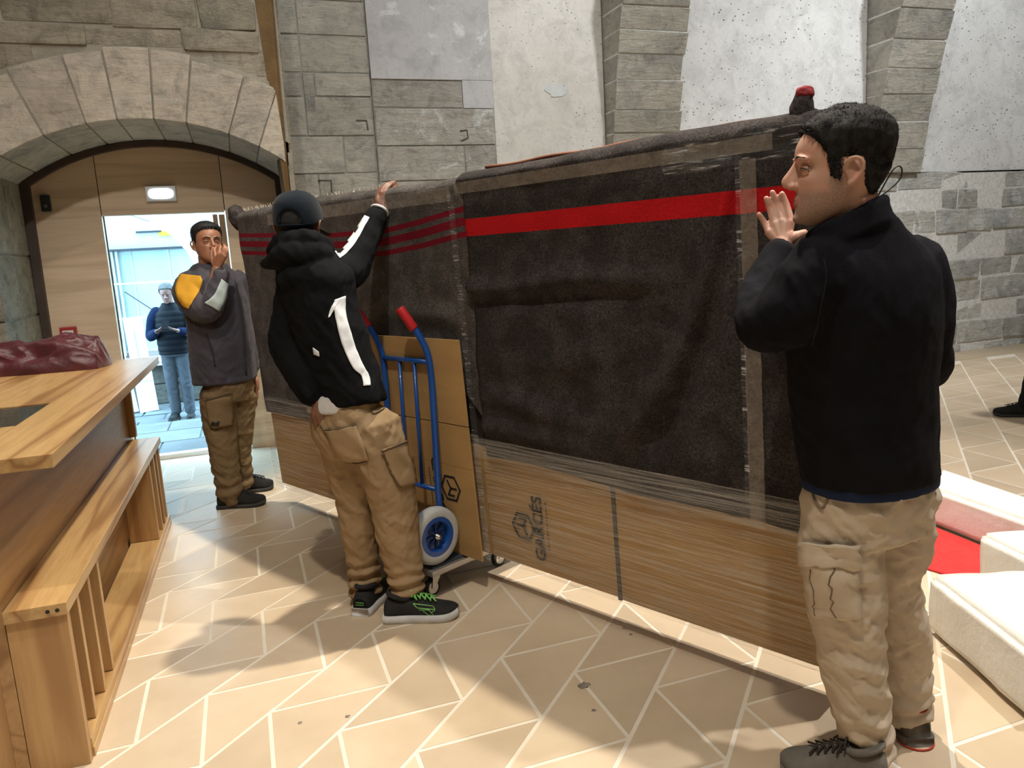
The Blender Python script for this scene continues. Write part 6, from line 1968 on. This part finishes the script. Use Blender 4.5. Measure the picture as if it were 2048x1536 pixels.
# ------------------------------------------------------------------ standing figures built from their place on the ground
def standing(root, g0, face, H_, skin, hairm, top, low, shoem, arms, z0=0.0, voxel=0.006, head_tilt=-0.1, step=0.0, side_gap=0.085, vest=None, mask=maskT, shoes=True):
    f = face.normalized(); r_ = f.cross(Zv).normalized()
    k = H_ / 1.75
    P = lambda x_, y_, z_: Vector((g0.x, g0.y, z0)) + r_ * x_ * k + f * y_ * k + Zv * z_ * k
    X = head_matrix(P(0, 0.03, 1.515), f + Zv * head_tilt, Zv, k)
    mb = MB()
    head_shape(mb, X)
    limb(mb, [(X @ Vector((0, -0.02, 0.05)), 0.055 * k), (P(0, 0, 1.45), 0.06 * k)], 4, 14)
    loft(mb, [(P(0, 0, 0.92), 0.13 * k, 0.09 * k), (P(0, 0, 1.2), 0.14 * k, 0.10 * k), (P(0, 0, 1.38), 0.14 * k, 0.085 * k), (P(0, 0, 1.46), 0.06 * k, 0.055 * k)], r_, f)
    sl, sv = MB(), MB()
    for sx, (el, wr2, hd) in zip((-1, 1), arms):
        S_, E_, W_ = P(sx * 0.185, 0, 1.40), P(*el), P(*wr2)
        limb(mb, [(S_, 0.048 * k), (E_, 0.04 * k), (W_, 0.028 * k)], 5, 12)
        dr = (P(*hd) - W_).normalized()
        sd_ = dr.cross(Zv).normalized() if abs(dr.z) < 0.9 else dr.cross(f).normalized()
        kn_ = [W_ + dr * 0.082 * k + sd_ * a * k for a in (0.033, 0.011, -0.011, -0.032)]
        fi_ = [[q + dr * b * k + Zv * 0.012 * b / 0.07 * k for b in (0.03, 0.055, 0.072)] for q in kn_]
        th_ = [W_ + dr * 0.03 * k + sd_ * 0.035 * k, W_ + dr * 0.055 * k + sd_ * 0.052 * k, W_ + dr * 0.08 * k + sd_ * 0.052 * k, W_ + dr * 0.095 * k + sd_ * 0.045 * k]
        hand(mb, W_, kn_, fi_, th_)
        limb(sl, [(P(sx * 0.14, 0, 1.40), 0.080 * k), (S_.lerp(E_, 0.35), 0.076 * k), (E_, 0.064 * k), (E_.lerp(W_, 0.5), 0.055 * k), (E_.lerp(W_, 0.93), 0.044 * k)], 6, 16)
        limb(mb, [(P(sx * side_gap, 0, 0.9), 0.07 * k), (P(sx * side_gap, 0.01 + sx * step * 0.5, 0.5), 0.05 * k), (P(sx * side_gap, -0.02 + sx * step, 0.10), 0.038 * k)], 5, 12)
    wear('body', fuse(mb, voxel, 4, 0.5), skin, root)
    wear('hair', hair_cap(X, 0.012, mask, 0.004, 5.0, 40), hairm, root)
    loft(sl, [(P(0, 0, 0.86), 0.17 * k, 0.13 * k), (P(0, 0, 1.0), 0.178 * k, 0.135 * k), (P(0, 0, 1.2), 0.185 * k, 0.135 * k), (P(0, 0, 1.36), 0.18 * k, 0.115 * k), (P(0, 0, 1.44), 0.11 * k, 0.085 * k), (P(0, 0, 1.475), 0.075 * k, 0.072 * k)], r_, f)
    me = fuse(sl, 0.009, 4, 0.5)
    w1 = wrinkles(0.007, 8, 12, H_ * 9, 0.9)
    displace(me, w1)
    tp = wear('top', me, top, root)
    if vest is not None:
        lo_, hi_ = MB(), None
        loft(lo_, [(P(0, 0, 0.86), 0.188 * k, 0.148 * k), (P(0, 0, 1.0), 0.195 * k, 0.152 * k), (P(0, 0, 1.2), 0.200 * k, 0.152 * k), (P(0, 0, 1.36), 0.190 * k, 0.128 * k), (P(0, 0, 1.44), 0.12 * k, 0.095 * k), (P(0, 0.0, 1.50), 0.085 * k, 0.082 * k)], r_, f)
        me = fuse(lo_, 0.008, 3, 0.5)
        displace(me, lambda p, n_: 0.006 * abs(math.sin((p.z - z0) * 42)))
        wear('vest', me, vest, root, 'quilted dark vest')
    tr = MB()
    loft(tr, [(P(0, 0, 0.82), 0.15 * k, 0.115 * k), (P(0, 0, 0.90), 0.155 * k, 0.118 * k), (P(0, 0, 0.95), 0.15 * k, 0.11 * k)], r_, f)
    for sx in (-1, 1):
        limb(tr, [(P(sx * side_gap, 0, 0.88), 0.095 * k), (P(sx * side_gap, 0.005 + sx * step * 0.3, 0.68), 0.088 * k), (P(sx * side_gap, 0.01 + sx * step * 0.5, 0.48), 0.074 * k), (P(sx * side_gap, -0.01 + sx * step * 0.8, 0.26), 0.068 * k), (P(sx * side_gap, -0.02 + sx * step, 0.085), 0.064 * k)], 6, 18)
    me = fuse(tr, 0.009, 4, 0.5)
    w1 = wrinkles(0.007, 8, 14, H_ * 5, 0.9)
    displace(me, w1)
    wear('trousers', me, low, root)
    for sx in (-1, 1):
        h0 = P(sx * (side_gap + 0.005), -0.08 + sx * step, 0); t0_ = P(sx * (side_gap + 0.03), 0.20 + sx * step, 0)
        u, hh, dd, ss, ll = shoe(root, t0_, h0, z0, shoem, bsole, 0.100, 0.095, 'shoe', 0.022, 0.085)
        laces(u, root, hh, dd, ss, ll, MT['blk'], 0.095, 4, 0.003, False)
    return X, P
gB = J(368, 836, 9.95); gB.z = -0.455
B = tag(empty('person', (gB.x, gB.y, -0.452)), 'grey-haired person in dark vest and jeans looking at a phone outside the doorway', 'person')
jeans = cloth('light_blue_jeans', (0.075, 0.080, 0.092), (0.058, 0.063, 0.074), 0.9, 8, 0.2)
XB, PBf = standing(B, gB, yawvec(168), 1.77, skin_mat('pinkish_skin', (0.20, 0.105, 0.08), 0.10), M('grey_hair', (0.10, 0.098, 0.094), (0.06, 0.058, 0.056), 0.7, 40, bump=0.5), cloth('blue_sweater', (0.004, 0.010, 0.035), (0.003, 0.008, 0.027), 0.9), jeans, blkshoe,
    [((-0.25, 0.06, 1.10), (-0.12, 0.27, 1.16), (-0.04, 0.33, 1.20)), ((0.25, 0.05, 1.10), (0.13, 0.26, 1.16), (0.05, 0.33, 1.20))], z0=-0.455, voxel=0.0055, head_tilt=-0.35, vest=cloth('dark_quilted_vest', (0.003, 0.004, 0.006), (0.004, 0.005, 0.008), 0.6, 8, 0.2))
eyes(XB, B, (0, 1, -0.4))
for sx in (1,):
    pp = PBf(0.0, 0.375, 1.245)
    ph = MB().box(-0.038, 0.038, -0.005, 0.005, -0.075, 0.075).build('mobile_phone', M('matte_black_case', (0.004, 0.004, 0.005), None, 0.9, spec=0.1), None, bevel=0.004)
    ph.location = pp
    ph.rotation_euler = (math.radians(-50), 0, math.radians(180 - 168 - 19))
    tag(ph, 'black mobile phone held by the grey-haired person outside', 'phone')
gE = onfloor(2066, 838)
E_ = tag(empty('person', (gE.x, gE.y, 0)), 'person in black shoes mostly outside the right edge of the picture, only a foot visible', 'person')
standing(E_, Vector((gE.x, gE.y, 0)) - yawvec(-75) * 0.17, yawvec(-75), 1.75, skin_mat('fair_skin_b', (0.45, 0.26, 0.18), 0.1), hairR, cloth('black_jacket', (0.01, 0.01, 0.012), None), cloth('black_trousers', (0.010, 0.010, 0.012), (0.016, 0.016, 0.018)), blkshoe,
    [((-0.24, -0.10, 1.12), (-0.12, -0.20, 0.98), (-0.04, -0.22, 0.95)), ((0.24, -0.10, 1.12), (0.12, -0.20, 1.02), (0.04, -0.23, 1.0))], voxel=0.007, step=0.20)

# ---- old mason's marks and repairs on the back wall
def onwall(px, py, Y):
    d = ray(px, py)
    return CAMLOC + d * (Y / d.y)
MT['groove'] = M('dark_groove', (0.07, 0.065, 0.055), (0.11, 0.10, 0.085), 0.95, 20)
for pts, Y in (([(712, 241), (733, 241), (736, 260)], 6.697), ([(636, 361), (662, 361), (664, 394)], 6.697), ([(920, 262), (934, 260), (936, 276), (922, 282)], 6.666)):
    MB().tube([onwall(px, py, Y) for px, py in pts], 0.007, 6).build('mason_mark', MT['groove'], wall_back)
rnd = random.Random(5)
c = onwall(1112, 180, 6.738)
n_ = 22
ring = [(c.x + math.cos(2 * math.pi * k / n_) * 0.105 * rnd.uniform(0.75, 1.2), c.z + math.sin(2 * math.pi * k / n_) * 0.052 * rnd.uniform(0.7, 1.25)) for k in range(n_)]
vs = [(x_, 6.735, z_) for x_, z_ in ring] + [(x_, 6.745, z_) for x_, z_ in ring]
MB().add(vs, [tuple(range(n_))] + [(k, (k + 1) % n_, n_ + (k + 1) % n_, n_ + k) for k in range(n_)]).build('plaster_patch', M('fresh_plaster', (0.62, 0.645, 0.65), None, 0.9), wall_back)
MB().box(7.16, 10.2, 6.722, 6.76, 2.046, 2.062).build('batten', M('dark_wood_batten', (0.09, 0.07, 0.05), None, 0.8), wall_back)
